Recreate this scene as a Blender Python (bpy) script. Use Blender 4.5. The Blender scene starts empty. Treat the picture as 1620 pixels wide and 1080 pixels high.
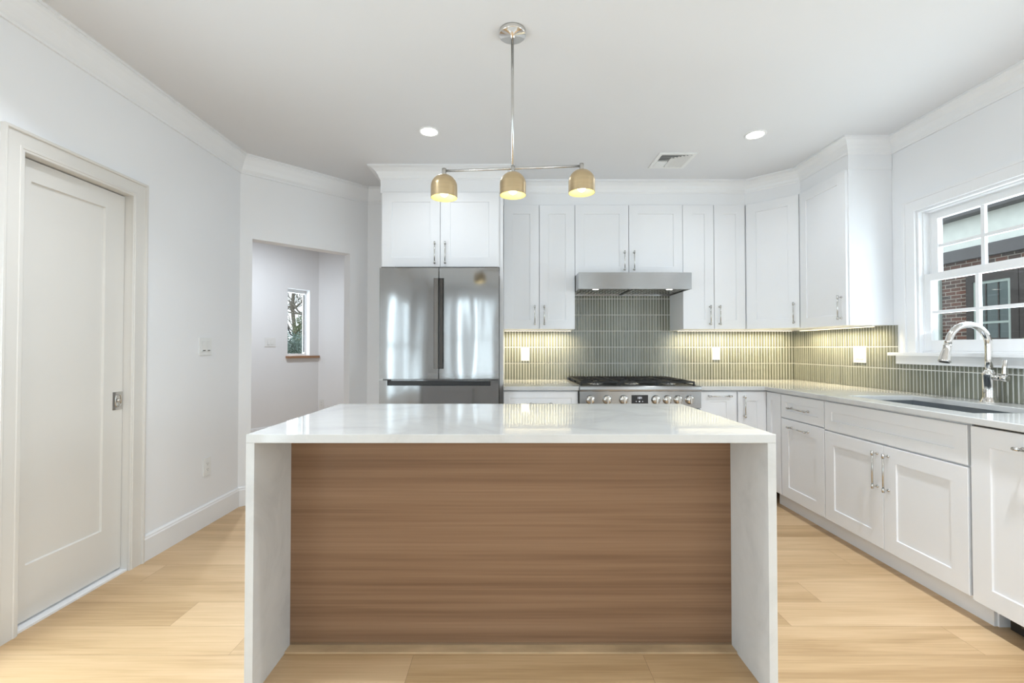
import bpy, bmesh, math, random
from mathutils import Vector, Matrix
random.seed(7)
S = bpy.context.scene
COL = S.collection
R = math.radians

# ------------------------------------------------------------------ camera
cam_d = bpy.data.cameras.new('camera')
cam_d.sensor_width = 36.0
cam_d.lens = 16.0
cam_d.shift_x = 4 / 1620
cam_d.clip_start = 0.02
cam = bpy.data.objects.new('camera', cam_d)
cam.location = (0, 0, 1.2)
cam.rotation_euler = (math.pi / 2 + math.atan(11 / 720), 0, 0)
COL.objects.link(cam)
S.camera = cam

# ------------------------------------------------------------------ view, sky, daylight
S.view_settings.view_transform = 'Standard'
S.view_settings.look = 'None'
S.view_settings.gamma = 1
S.view_settings.use_curve_mapping = False
S.view_settings.exposure = 0.55
W = bpy.data.worlds.new('sky')
S.world = W
W.use_nodes = True
wn = W.node_tree
wn.nodes['Background'].inputs[0].default_value = (0.86, 0.93, 1.0, 1)
wn.nodes['Background'].inputs[1].default_value = 1.35


def area(name, loc, rot, sx, sy, power, color=(1, 1, 1), parent=None, spread=math.pi):
    d = bpy.data.lights.new(name, 'AREA')
    d.shape = 'RECTANGLE'
    d.size, d.size_y = sx, sy
    d.energy = power
    d.color = color
    d.spread = spread
    o = bpy.data.objects.new(name, d)
    o.location = loc
    o.rotation_euler = rot
    COL.objects.link(o)
    if parent:
        o.parent = parent
    return o


# daylight lamps at the sink window and unseen windows, some added for fill
REAR_Y = -4.2
REAR_WINDOWS = [(-1.34, -1.20, 6.0), (-0.86, -0.76, 7.0), (-0.60, -0.55, 8.0), (1.0, 2.2, 1.5)]  # narrow ones inferred from refrigerator reflections, wide one added for fill light
day = []
for a, b, rad in REAR_WINDOWS:
    day.append(area('daylight', ((a + b) / 2, REAR_Y - 0.10, 1.45), (R(90), 0, 0), b - a, 1.9, rad * math.pi * (b - a) * 1.9, (0.77, 0.89, 1.0)))
SIDE_WINDOWS = [(-3.15, -2.0, 3.6, 0.3, 2.2), (-1.8, -0.65, 3.6, 0.3, 2.2), (0.88, 1.78, 6.5, 0.10, 1.65)]  # first two inferred from refrigerator reflections, last one added for side light
for a, b, rad, z0, z1 in SIDE_WINDOWS:
    day.append(area('daylight', (-2.065 - 0.10, (a + b) / 2, (z0 + z1) / 2), (R(90), 0, R(-90)), b - a, z1 - z0, rad * math.pi * (b - a) * (z1 - z0), (0.77, 0.89, 1.0)))
ADDED_RIGHT_WINDOWS = [(-3.2, -1.2, 1.8, 0.3, 2.2), (0.40, 1.34, 5.0, 0.10, 1.65)]  # both made up and out of view, added as fill from the right
for a, b, rad, z0, z1 in ADDED_RIGHT_WINDOWS:
    day.append(area('daylight', (2.74 + 0.10, (a + b) / 2, (z0 + z1) / 2), (R(90), 0, R(90)), b - a, z1 - z0, rad * math.pi * (b - a) * (z1 - z0), (0.77, 0.89, 1.0)))
day.append(area('daylight', (3.02, 2.58, 1.70), (R(122), 0, R(90)), 0.95, 0.95, 15, (0.77, 0.89, 1.0)))


# ------------------------------------------------------------------ materials
def nt(name):
    m = bpy.data.materials.new(name)
    m.use_nodes = True
    t = m.node_tree
    return m, t, t.nodes['Principled BSDF'], t.nodes, t.links


def M(name, c, rough=0.5, metal=0.0, var=0.03, scale=8.0, bump=0.0, bscale=None, stretch=(1, 1, 1), coat=0.0, spec=0.5, aniso=0.0):
    """principled surface whose colour varies slightly with procedural noise"""
    m, t, p, N, L = nt(name)
    tc = N.new('ShaderNodeTexCoord')
    mp = N.new('ShaderNodeMapping')
    mp.inputs['Scale'].default_value = stretch
    L.new(tc.outputs['Object'], mp.inputs[0])
    nz = N.new('ShaderNodeTexNoise')
    nz.inputs['Scale'].default_value = scale
    nz.inputs['Detail'].default_value = 4
    L.new(mp.outputs[0], nz.inputs['Vector'])
    rp = N.new('ShaderNodeValToRGB')
    rp.color_ramp.elements[0].position = 0.3
    rp.color_ramp.elements[1].position = 0.7
    rp.color_ramp.elements[0].color = tuple(max(0, x * (1 - var)) for x in c) + (1,)
    rp.color_ramp.elements[1].color = tuple(min(1, x * (1 + var)) for x in c) + (1,)
    L.new(nz.outputs['Fac'], rp.inputs[0])
    L.new(rp.outputs[0], p.inputs['Base Color'])
    p.inputs['Roughness'].default_value = rough
    p.inputs['Metallic'].default_value = metal
    p.inputs['Specular IOR Level'].default_value = spec
    p.inputs['Coat Weight'].default_value = coat
    p.inputs['Coat Roughness'].default_value = 0.06
    p.inputs['Anisotropic'].default_value = aniso
    if bump:
        b = N.new('ShaderNodeBump')
        b.inputs['Strength'].default_value = bump
        b.inputs['Distance'].default_value = 0.002
        if bscale:
            n2 = N.new('ShaderNodeTexNoise')
            n2.inputs['Scale'].default_value = bscale
            L.new(mp.outputs[0], n2.inputs['Vector'])
            L.new(n2.outputs['Fac'], b.inputs['Height'])
        else:
            L.new(nz.outputs['Fac'], b.inputs['Height'])
        L.new(b.outputs[0], p.inputs['Normal'])
    return m


def emit(name, c, s):
    m, t, p, N, L = nt(name)
    N.remove(p)
    e = N.new('ShaderNodeEmission')
    e.inputs[0].default_value = tuple(c) + (1,)
    e.inputs[1].default_value = s
    L.new(e.outputs[0], N['Material Output'].inputs[0])
    return m


def glass(name, tint=(0.96, 0.985, 0.975), refl=0.07):
    m, t, p, N, L = nt(name)
    N.remove(p)
    tr = N.new('ShaderNodeBsdfTransparent')
    tr.inputs[0].default_value = tint + (1,)
    gl = N.new('ShaderNodeBsdfGlossy')
    gl.inputs['Roughness'].default_value = 0.01
    lw = N.new('ShaderNodeLayerWeight')
    lw.inputs[0].default_value = 0.5
    pw = N.new('ShaderNodeMath')
    pw.operation = 'POWER'
    pw.inputs[1].default_value = 5
    L.new(lw.outputs['Facing'], pw.inputs[0])
    ad = N.new('ShaderNodeMath')
    ad.operation = 'MULTIPLY_ADD'
    ad.inputs[1].default_value = 0.9
    ad.inputs[2].default_value = refl * 0.5
    L.new(pw.outputs[0], ad.inputs[0])
    mx = N.new('ShaderNodeMixShader')
    L.new(ad.outputs[0], mx.inputs[0])
    L.new(tr.outputs[0], mx.inputs[1])
    L.new(gl.outputs[0], mx.inputs[2])
    L.new(mx.outputs[0], N['Material Output'].inputs[0])
    return m


def wood(name, cols, along='X', rough=0.45, island=False, grain=1.0, spec=0.4, coat=0.0, fine=False):
    """oak: long soft figure and fine pores along one axis; optional random tone per plank"""
    m, t, p, N, L = nt(name)
    tc = N.new('ShaderNodeTexCoord')
    vec = tc.outputs['Object']
    if island:
        geo = N.new('ShaderNodeNewGeometry')
        cmb = N.new('ShaderNodeCombineXYZ')
        mu = N.new('ShaderNodeMath')
        mu.operation = 'MULTIPLY'
        mu.inputs[1].default_value = 37.0
        L.new(geo.outputs['Random Per Island'], mu.inputs[0])
        L.new(mu.outputs[0], cmb.inputs[0])
        L.new(mu.outputs[0], cmb.inputs[2])
        va = N.new('ShaderNodeVectorMath')
        va.operation = 'ADD'
        L.new(vec, va.inputs[0])
        L.new(cmb.outputs[0], va.inputs[1])
        vec = va.outputs[0]

    def noise(scale, st, detail=5, dist=0.0):
        mp = N.new('ShaderNodeMapping')
        mp.inputs['Scale'].default_value = st
        L.new(vec, mp.inputs[0])
        n = N.new('ShaderNodeTexNoise')
        n.inputs['Scale'].default_value = scale
        n.inputs['Detail'].default_value = detail
        n.inputs['Distortion'].default_value = dist
        L.new(mp.outputs[0], n.inputs['Vector'])
        return n.outputs['Fac']
    st = (0.09, 1, 1) if along == 'X' else (1, 1, 0.09)
    st2 = (0.03, 1, 1) if along == 'X' else (1, 1, 0.03)
    if fine:
        st, st2 = (0.02, 1, 1), (0.012, 1, 1)
    a = noise(14 if fine else 9, st, 5, 0.25 if fine else 0.7)
    b = noise(110, st2, 3)
    mx = N.new('ShaderNodeMath')
    mx.operation = 'MULTIPLY_ADD'
    mx.inputs[1].default_value = 0.35 * grain
    L.new(b, mx.inputs[0])
    m2 = N.new('ShaderNodeMath')
    m2.operation = 'MULTIPLY_ADD'
    m2.inputs[1].default_value = 0.65
    m2.inputs[2].default_value = 0.175 - 0.175 * grain
    L.new(a, m2.inputs[0])
    L.new(m2.outputs[0], mx.inputs[2])
    val = mx.outputs[0]
    if island:
        m3 = N.new('ShaderNodeMath')
        m3.operation = 'MULTIPLY_ADD'
        m3.inputs[1].default_value = 0.22
        m3.inputs[2].default_value = -0.11
        L.new(geo.outputs['Random Per Island'], m3.inputs[0])
        m4 = N.new('ShaderNodeMath')
        m4.operation = 'ADD'
        L.new(val, m4.inputs[0])
        L.new(m3.outputs[0], m4.inputs[1])
        val = m4.outputs[0]
    rp = N.new('ShaderNodeValToRGB')
    e = rp.color_ramp.elements
    e[0].position = 0.28
    e[0].color = cols[0] + (1,)
    e[1].position = 0.72
    e[1].color = cols[-1] + (1,)
    for i, c in enumerate(cols[1:-1]):
        x = e.new(0.28 + 0.44 * (i + 1) / (len(cols) - 1))
        x.color = c + (1,)
    L.new(val, rp.inputs[0])
    L.new(rp.outputs[0], p.inputs['Base Color'])
    p.inputs['Roughness'].default_value = rough
    p.inputs['Specular IOR Level'].default_value = spec
    p.inputs['Coat Weight'].default_value = coat
    bp = N.new('ShaderNodeBump')
    bp.inputs['Strength'].default_value = 0.12
    bp.inputs['Distance'].default_value = 0.001
    L.new(b, bp.inputs['Height'])
    L.new(bp.outputs[0], p.inputs['Normal'])
    return m


def tile_mat(name):
    """glazed sage tile, tone slightly different from tile to tile"""
    m, t, p, N, L = nt(name)
    geo = N.new('ShaderNodeNewGeometry')
    rp = N.new('ShaderNodeValToRGB')
    e = rp.color_ramp.elements
    e[0].color = (0.150, 0.155, 0.120, 1)
    e[1].color = (0.205, 0.210, 0.165, 1)
    L.new(geo.outputs['Random Per Island'], rp.inputs[0])
    L.new(rp.outputs[0], p.inputs['Base Color'])
    p.inputs['Roughness'].default_value = 0.16
    p.inputs['Specular IOR Level'].default_value = 0.6
    tc = N.new('ShaderNodeTexCoord')
    nz = N.new('ShaderNodeTexNoise')
    nz.inputs['Scale'].default_value = 30
    L.new(tc.outputs['Object'], nz.inputs['Vector'])
    bp = N.new('ShaderNodeBump')
    bp.inputs['Strength'].default_value = 0.08
    bp.inputs['Distance'].default_value = 0.002
    L.new(nz.outputs['Fac'], bp.inputs['Height'])
    L.new(bp.outputs[0], p.inputs['Normal'])
    return m


def quartz(name):
    """near-white engineered stone with soft grey clouding"""
    m, t, p, N, L = nt(name)
    tc = N.new('ShaderNodeTexCoord')
    n1 = N.new('ShaderNodeTexNoise')
    n1.inputs['Scale'].default_value = 3.0
    n1.inputs['Detail'].default_value = 7
    n1.inputs['Roughness'].default_value = 0.62
    n1.inputs['Distortion'].default_value = 0.9
    L.new(tc.outputs['Object'], n1.inputs['Vector'])
    rp = N.new('ShaderNodeValToRGB')
    e = rp.color_ramp.elements
    e[0].position = 0.33
    e[0].color = (0.555, 0.553, 0.546, 1)
    e[1].position = 0.62
    e[1].color = (0.650, 0.647, 0.637, 1)
    v = e.new(0.47)
    v.color = (0.620, 0.617, 0.608, 1)
    L.new(n1.outputs['Fac'], rp.inputs[0])
    L.new(rp.outputs[0], p.inputs['Base Color'])
    p.inputs['Roughness'].default_value = 0.05
    p.inputs['Specular IOR Level'].default_value = 0.5
    return m


def steel(name, c=(0.56, 0.56, 0.57), rough=0.22, wave=0.0, along='Z', brush=0.0):
    m, t, p, N, L = nt(name)
    tc = N.new('ShaderNodeTexCoord')
    mp = N.new('ShaderNodeMapping')
    mp.inputs['Scale'].default_value = (1, 1, 60) if along == 'X' else (60, 60, 1)
    L.new(tc.outputs['Object'], mp.inputs[0])
    nz = N.new('ShaderNodeTexNoise')
    nz.inputs['Scale'].default_value = 6
    nz.inputs['Detail'].default_value = 3
    L.new(mp.outputs[0], nz.inputs['Vector'])
    rp = N.new('ShaderNodeValToRGB')
    rp.color_ramp.elements[0].color = tuple(x * 0.94 for x in c) + (1,)
    rp.color_ramp.elements[1].color = tuple(min(1, x * 1.06) for x in c) + (1,)
    L.new(nz.outputs['Fac'], rp.inputs[0])
    L.new(rp.outputs[0], p.inputs['Base Color'])
    p.inputs['Metallic'].default_value = 1
    p.inputs['Roughness'].default_value = rough
    if brush:       # horizontal brushing draws highlights out vertically
        tg = N.new('ShaderNodeTangent')
        tg.direction_type = 'RADIAL'
        tg.axis = 'Z'
        L.new(tg.outputs[0], p.inputs['Tangent'])
        p.inputs['Anisotropic'].default_value = brush
        p.inputs['Anisotropic Rotation'].default_value = 0.25
    if wave:
        mp2 = N.new('ShaderNodeMapping')
        mp2.inputs['Scale'].default_value = (3.0, 3.0, 0.5)
        L.new(tc.outputs['Object'], mp2.inputs[0])
        n2 = N.new('ShaderNodeTexNoise')
        n2.inputs['Scale'].default_value = 1.6
        n2.inputs['Detail'].default_value = 1
        L.new(mp2.outputs[0], n2.inputs['Vector'])
        bp = N.new('ShaderNodeBump')
        bp.inputs['Strength'].default_value = 1.0
        bp.inputs['Distance'].default_value = wave
        L.new(n2.outputs['Fac'], bp.inputs['Height'])
        L.new(bp.outputs[0], p.inputs['Normal'])
    return m


def brick_mat(name):
    m, t, p, N, L = nt(name)
    tc = N.new('ShaderNodeTexCoord')
    sp = N.new('ShaderNodeSeparateXYZ')
    L.new(tc.outputs['Object'], sp.inputs[0])
    cm = N.new('ShaderNodeCombineXYZ')
    L.new(sp.outputs['Y'], cm.inputs[0])
    L.new(sp.outputs['Z'], cm.inputs[1])
    bk = N.new('ShaderNodeTexBrick')
    bk.inputs['Scale'].default_value = 1
    bk.inputs['Brick Width'].default_value = 0.215
    bk.inputs['Row Height'].default_value = 0.075
    bk.inputs['Mortar Size'].default_value = 0.007
    bk.inputs['Color1'].default_value = (0.165, 0.070, 0.048, 1)
    bk.inputs['Color2'].default_value = (0.075, 0.055, 0.048, 1)
    bk.inputs['Mortar'].default_value = (0.38, 0.35, 0.31, 1)
    L.new(cm.outputs[0], bk.inputs['Vector'])
    L.new(bk.outputs['Color'], p.inputs['Base Color'])
    p.inputs['Roughness'].default_value = 0.9
    bp = N.new('ShaderNodeBump')
    bp.inputs['Strength'].default_value = 0.5
    bp.inputs['Distance'].default_value = 0.01
    L.new(bk.outputs['Fac'], bp.inputs['Height'])
    bp.invert = True
    L.new(bp.outputs[0], p.inputs['Normal'])
    return m


MAT = dict(
    wall=M('wall_paint', (0.865, 0.868, 0.885), 0.55, var=0.008, scale=2, bump=0.03, bscale=180, spec=0.3),
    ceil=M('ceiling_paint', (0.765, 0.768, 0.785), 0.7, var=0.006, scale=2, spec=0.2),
    trim=M('trim_paint', (0.86, 0.862, 0.875), 0.35, var=0.008, scale=4),
    door=M('door_paint', (0.715, 0.69, 0.655), 0.38, var=0.012, scale=3),
    cab=M('cabinet_lacquer', (0.865, 0.87, 0.89), 0.34, var=0.008, scale=4),
    quartz=quartz('quartz'),
    panel=wood('island_oak', [(0.175, 0.096, 0.054), (0.245, 0.143, 0.083), (0.300, 0.182, 0.111)], 'X', 0.42, grain=1.5, spec=0.3, fine=True),
    floor=wood('floor_oak', [(0.42, 0.265, 0.130), (0.575, 0.385, 0.210), (0.69, 0.485, 0.290)], 'X', 0.36, island=True, spec=0.35),
    gap=M('joint', (0.22, 0.14, 0.08), 0.8),
    steel=steel('brushed_steel', (0.345, 0.345, 0.345), wave=0.0035, rough=0.09),
    hood_steel=steel('hood_steel', (0.38, 0.38, 0.38), rough=0.26, along='X', brush=0.9),
    sink_steel=M('sink_steel', (0.33, 0.35, 0.37), 0.34, 0.8, var=0.03, scale=20),
    chrome=M('polished_nickel', (0.74, 0.72, 0.69), 0.09, 1.0, var=0.02),
    nickel=M('satin_nickel', (0.62, 0.61, 0.59), 0.22, 1.0, var=0.04, scale=30),
    dark_steel=M('dark_steel', (0.14, 0.13, 0.12), 0.35, 0.9, var=0.05),
    black=M('black_plastic', (0.015, 0.015, 0.016), 0.4, var=0.2),
    iron=M('cast_iron', (0.022, 0.022, 0.022), 0.55, 0.2, var=0.2, scale=40, bump=0.1),
    brass=M('brushed_brass', (0.60, 0.47, 0.29), 0.32, 0.85, var=0.05, scale=6, stretch=(1, 1, 14)),
    shade_in=M('shade_lining', (0.84, 0.72, 0.33), 0.45, 0.1, var=0.03),
    bulb=emit('bulb_glow', (1.0, 0.86, 0.55), 13),
    lens=emit('downlight_glow', (1.0, 0.98, 0.94), 14),
    led=emit('led_glow', (1.0, 0.84, 0.52), 2.2),
    hoodlamp=emit('hood_lamp_glow', (1.0, 0.95, 0.85), 5),
    glyph=emit('display_glow', (0.9, 0.93, 1.0), 0.9),
    tile=tile_mat('sage_tile'),
    grout=M('grout', (0.74, 0.73, 0.69), 0.85, var=0.02, scale=30),
    plastic=M('white_plastic', (0.83, 0.83, 0.82), 0.3, var=0.005),
    slot=M('slot_dark', (0.05, 0.05, 0.05), 0.6),
    plate_slot=M('plate_seam', (0.55, 0.55, 0.54), 0.5),
    glass=glass('window_glass'),
    dark_glass=M('dark_glass', (0.045, 0.075, 0.075), 0.06, var=0.3, scale=1.2, coat=0.4),
    vinyl=M('window_vinyl', (0.86, 0.86, 0.87), 0.3, var=0.005),
    oak_sill=wood('oak_sill', [(0.30, 0.16, 0.085), (0.40, 0.22, 0.125), (0.46, 0.27, 0.16)], 'X', 0.4),
    brick=brick_mat('brick'),
    stucco=M('stucco', (0.84, 0.88, 0.84), 0.9, var=0.05, scale=6, bump=0.3, bscale=60),
    band=M('metal_band', (0.105, 0.10, 0.105), 0.6, var=0.05),
    brown=M('dark_frame', (0.040, 0.030, 0.027), 0.5, var=0.1),
    pale_trim=M('pale_trim', (0.40, 0.465, 0.435), 0.6, var=0.03),
    bark=M('bark', (0.19, 0.165, 0.135), 0.9, var=0.3, scale=30),
    leaf=M('evergreen_leaf', (0.20, 0.235, 0.13), 0.7, var=0.4, scale=6),
    leaf2=M('teal_leaf', (0.25, 0.35, 0.32), 0.7, var=0.35, scale=6),
    soil=M('ground_soil', (0.30, 0.29, 0.25), 0.95, var=0.25, scale=3),
    vent_dark=M('duct_dark', (0.30, 0.30, 0.30), 0.8),
)


# ------------------------------------------------------------------ mesh helpers
class MB:
    def __init__(s):
        s.bm = bmesh.new()

    def _mat(s, faces, mi):
        for f in faces:
            f.material_index = mi

    def box(s, x0, y0, z0, x1, y1, z1, bev=0.0, mi=0):
        r = bmesh.ops.create_cube(s.bm, size=1.0)
        vs = r['verts']
        for v in vs:
            v.co = Vector(((x0 + x1) / 2 + v.co.x * (x1 - x0), (y0 + y1) / 2 + v.co.y * (y1 - y0), (z0 + z1) / 2 + v.co.z * (z1 - z0)))
        fs = set(f for v in vs for f in v.link_faces)
        if bev:
            es = list(set(e for v in vs for e in v.link_edges))
            q = bmesh.ops.bevel(s.bm, geom=es, offset=bev, segments=2, affect='EDGES', profile=0.7)
            fs = set(f for f in fs if f.is_valid) | set(q['faces'])
        s._mat(fs, mi)
        return s

    def prism(s, poly, a0, a1, axis='Z', mi=0):
        """polygon extruded along an axis; poly points in the other two axes (cyclic order)"""
        def mk(p, a):
            if axis == 'Z':
                return Vector((p[0], p[1], a))
            if axis == 'X':
                return Vector((a, p[0], p[1]))
            return Vector((p[0], a, p[1]))
        lo = [s.bm.verts.new(mk(p, a0)) for p in poly]
        hi = [s.bm.verts.new(mk(p, a1)) for p in poly]
        n = len(poly)
        fs = [s.bm.faces.new(lo), s.bm.faces.new(hi)]
        for i in range(n):
            fs.append(s.bm.faces.new((lo[i], lo[(i + 1) % n], hi[(i + 1) % n], hi[i])))
        s._mat(fs, mi)
        return s

    def lathe(s, prof, origin=(0, 0, 0), axis=(0, 0, 1), seg=24, mi=0, cap=True):
        """profile of (radius, height) turned about an axis"""
        q = Vector((0, 0, 1)).rotation_difference(Vector(axis).normalized())
        o = Vector(origin)
        rings = []
        for r, h in prof:
            ring = []
            for i in range(seg):
                a = 2 * math.pi * i / seg
                ring.append(s.bm.verts.new(o + q @ Vector((r * math.cos(a), r * math.sin(a), h))))
            rings.append(ring)
        fs = []
        for k in range(len(rings) - 1):
            for i in range(seg):
                j = (i + 1) % seg
                fs.append(s.bm.faces.new((rings[k][i], rings[k][j], rings[k + 1][j], rings[k + 1][i])))
        if cap:
            fs.append(s.bm.faces.new(rings[0]))
            fs.append(s.bm.faces.new(rings[-1]))
        for f in fs:
            f.smooth = True
        s._mat(fs, mi)
        return s

    def cyl(s, a, b, r, seg=14, mi=0, r2=None):
        a, b = Vector(a), Vector(b)
        return s.lathe([(r, 0), (r if r2 is None else r2, (b - a).length)], a, b - a, seg, mi)

    def tube(s, pts, rad, seg=14, mi=0, cap=True):
        pts = [Vector(p) for p in pts]
        n = len(pts)
        if not isinstance(rad, (list, tuple)):
            rad = [rad] * n
        rings = []
        t0 = (pts[1] - pts[0]).normalized()
        u = t0.orthogonal().normalized()
        for i in range(n):
            t = (pts[min(i + 1, n - 1)] - pts[max(i - 1, 0)]).normalized()
            u = (u - t * u.dot(t)).normalized()
            v = t.cross(u)
            rings.append([s.bm.verts.new(pts[i] + (u * math.cos(2 * math.pi * k / seg) + v * math.sin(2 * math.pi * k / seg)) * rad[i]) for k in range(seg)])
        fs = []
        for k in range(n - 1):
            for i in range(seg):
                j = (i + 1) % seg
                fs.append(s.bm.faces.new((rings[k][i], rings[k][j], rings[k + 1][j], rings[k + 1][i])))
        if cap:
            fs.append(s.bm.faces.new(rings[0]))
            fs.append(s.bm.faces.new(rings[-1]))
        for f in fs:
            f.smooth = True
        s._mat(fs, mi)
        return s

    def sweep(s, prof, path, mi=0):
        """moulding: closed profile of (out, z) carried along a plan path; 'out' points to the right of travel, corners mitred"""
        P = [Vector(p) for p in path]
        rings = []
        for i, p in enumerate(P):
            ns = []
            if i > 0:
                d = (P[i] - P[i - 1]).normalized()
                ns.append(Vector((d.y, -d.x)))
            if i < len(P) - 1:
                d = (P[i + 1] - P[i]).normalized()
                ns.append(Vector((d.y, -d.x)))
            if len(ns) == 2:
                m = (ns[0] + ns[1]).normalized()
                m = m / max(0.2, m.dot(ns[0]))
            else:
                m = ns[0]
            rings.append([s.bm.verts.new((p.x + m.x * o, p.y + m.y * o, z)) for o, z in prof])
        n = len(prof)
        fs = []
        for k in range(len(rings) - 1):
            for i in range(n):
                j = (i + 1) % n
                fs.append(s.bm.faces.new((rings[k][i], rings[k][j], rings[k + 1][j], rings[k + 1][i])))
        fs.append(s.bm.faces.new(rings[0]))
        fs.append(s.bm.faces.new(rings[-1]))
        s._mat(fs, mi)
        return s

    def casing(s, prof, path, sx=1):
        """moulding round an opening in a wall of constant x: profile of (out, thickness), path of (y, z)"""
        old = set(s.bm.verts)
        s.sweep(prof, path)
        for v in s.bm.verts:
            if v not in old:
                y_, z_, t_ = v.co
                v.co = (sx * t_, y_, z_)
        return s

    def build(s, name, mats, parent=None, loc=None, rot=None, bevel=0.0, smooth=False):
        bmesh.ops.recalc_face_normals(s.bm, faces=s.bm.faces[:])
        me = bpy.data.meshes.new(name)
        s.bm.to_mesh(me)
        s.bm.free()
        for m in (mats if isinstance(mats, (list, tuple)) else [mats]):
            me.materials.append(MAT[m] if isinstance(m, str) else m)
        o = bpy.data.objects.new(name, me)
        COL.objects.link(o)
        if parent:
            o.parent = parent
        if loc:
            o.location = loc
        if rot:
            o.rotation_euler = rot
        if smooth:
            for f in me.polygons:
                f.use_smooth = True
        if bevel:
            b = o.modifiers.new('edge', 'BEVEL')
            b.width = bevel
            b.segments = 2
            b.limit_method = 'ANGLE'
        return o


def root(name, label, cat, loc=(0, 0, 0), rz=0.0, group=None):
    o = bpy.data.objects.new(name, None)
    o.empty_display_size = 0.1
    o.location = loc
    o.rotation_euler = (0, 0, rz)
    COL.objects.link(o)
    return tag(o, label, cat, group)


def tag(o, label, cat, group=None):
    o['label'] = label
    o['category'] = cat
    if group:
        o['group'] = group
    return o


def struct(o):
    o['kind'] = 'structure'
    return o


def sbox(name, mat, *b, bev=0.0):
    return struct(MB().box(*b, bev=bev).build(name, mat))


CEIL = 2.69
XL, XR = -2.065, 2.74
YB = 4.387          # kitchen back wall
YF = 4.22           # back wall behind the refrigerator
TH = 0.15

# ------------------------------------------------------------------ setting: floor, ceiling, walls
mb = MB()
mb.box(-7.5, REAR_Y - 0.15, -0.06, XR + TH, 9.5, -0.002, mi=1)
row = 0.1866
y = 1.8 - row * 33
k = -33
JOINTS = {-1: [-2.30, -0.376, 0.523, 2.75], 0: [-3.2, -1.10, 1.864], 1: [-1.471, 0.2, 1.22], 2: [-2.6, -0.35, 1.478], 3: [-1.9, 0.4, 2.3],
          4: [-2.9, -0.5, 1.9], 5: [-2.35, -1.05, 1.1], 6: [-3.0, -1.6, 0.6]}
while y < 9.4:
    xs = [-7.5] + JOINTS.get(k, [])
    if k not in JOINTS:
        x = -7.5 + random.uniform(0.4, 2.0)
        while x < 2.6:
            xs.append(x)
            x += random.uniform(1.3, 2.3)
    else:
        x = xs[1] - random.uniform(1.5, 2.2)
        while x > -7.2:
            xs.append(x)
            x -= random.uniform(1.4, 2.2)
    xs = sorted(xs) + [XR + TH]
    for a, b in zip(xs, xs[1:]):
        g = 0.0005
        vs = [mb.bm.verts.new(p) for p in ((a + g, y + g, 0), (b - g, y + g, 0), (b - g, y + row - g, 0), (a + g, y + row - g, 0))]
        f = mb.bm.faces.new(vs)
    y += row
    k += 1
struct(mb.build('floor', ['floor', 'gap']))
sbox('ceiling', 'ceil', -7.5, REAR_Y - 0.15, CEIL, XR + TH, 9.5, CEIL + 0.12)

# left wall with pocket-door opening (y 1.91..2.46, z..2.03) and three unseen windows, the nearest added for light
DY0, DY1, DZ = 1.920, 2.478, 2.033
JB = 0.014         # jamb liner
mb = MB()
ys = [REAR_Y]
for a, b, _, z0, z1 in SIDE_WINDOWS:
    mb.box(XL - TH, ys[-1], 0, XL, a, CEIL)
    mb.box(XL - TH, a, 0, XL, b, z0)
    mb.box(XL - TH, a, z1, XL, b, CEIL)
    ys.append(b)
mb.box(XL - TH, ys[-1], 0, XL, DY0 - JB, CEIL)
mb.box(XL - TH, DY0 - JB, DZ + JB, XL, DY1 + JB, CEIL)
mb.prism([(XL - TH, DY1 + JB), (XL, DY1 + JB), (XL, 3.474), (XL - 0.15, 3.474 + 0.062)], 0, CEIL)
struct(mb.build('wall_left', 'wall'))

# angled wall with cased-free opening to the hallway
c45 = math.sqrt(0.5)


def ang(t, o=0.0):
    """point on the angled wall: t along x, o outwards (away from the kitchen)"""
    return (XL + t - o * c45, 3.474 + t + o * c45)


T0, T1, OZ = 0.0615, 0.6247, 2.055
TE = 0.746
mb = MB()
AW = 0.115
mb.prism([ang(0), ang(T0), ang(T0, AW), ang(-0.02, AW)], 0, CEIL)
mb.prism([ang(T1), ang(TE), ang(TE + 0.0, AW), ang(T1, AW)], 0, CEIL)
mb.prism([ang(T0), ang(T1), ang(T1, AW), ang(T0, AW)], OZ, CEIL)
struct(mb.build('wall_angled', 'wall'))

mb = MB()
mb.prism([(XL + TE, YF), (-0.07, YF), (-0.07, YB), (XR, YB), (XR, YB + TH), (XL + TE - 0.09, YB + TH), (XL + TE - 0.085, YF + 0.085)], 0, CEIL)
struct(mb.build('wall_back', 'wall'))

# right wall with the sink window opening and two added, unseen ones
TR = 0.118
WY0, WY1, WZ0, WZ1 = 2.06, 3.054, 1.15, 2.125
mb = MB()
ya = REAR_Y
for a, b, _, z0, z1 in ADDED_RIGHT_WINDOWS:
    mb.box(XR, ya, 0, XR + TR, a, CEIL)
    mb.box(XR, a, 0, XR + TR, b, z0)
    mb.box(XR, a, z1, XR + TR, b, CEIL)
    ya = b
mb.box(XR, ya, 0, XR + TR, WY0, CEIL)
mb.box(XR, WY1, 0, XR + TR, YB + TH, CEIL)
mb.box(XR, WY0, 0, XR + TR, WY1, WZ0)
mb.box(XR, WY0, WZ1, XR + TR, WY1, CEIL)
struct(mb.build('wall_right', 'wall'))

mb = MB()
xs = XL - TH
for a, b, _ in REAR_WINDOWS:
    mb.box(xs, REAR_Y - TH, 0, a, REAR_Y, CEIL)
    mb.box(a, REAR_Y - TH, 0, b, REAR_Y, 0.45)
    mb.box(a, REAR_Y - TH, 2.45, b, REAR_Y, CEIL)
    xs = b
mb.box(xs, REAR_Y - TH, 0, XR + TH, REAR_Y, CEIL)
struct(mb.build('wall_rear', 'wall'))

# hallway beyond the opening
HA = Vector((0.55, 0.835)).normalized()
HN = Vector((HA.y, -HA.x))          # faces the kitchen
HP = Vector((-3.37, 6.0))


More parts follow.
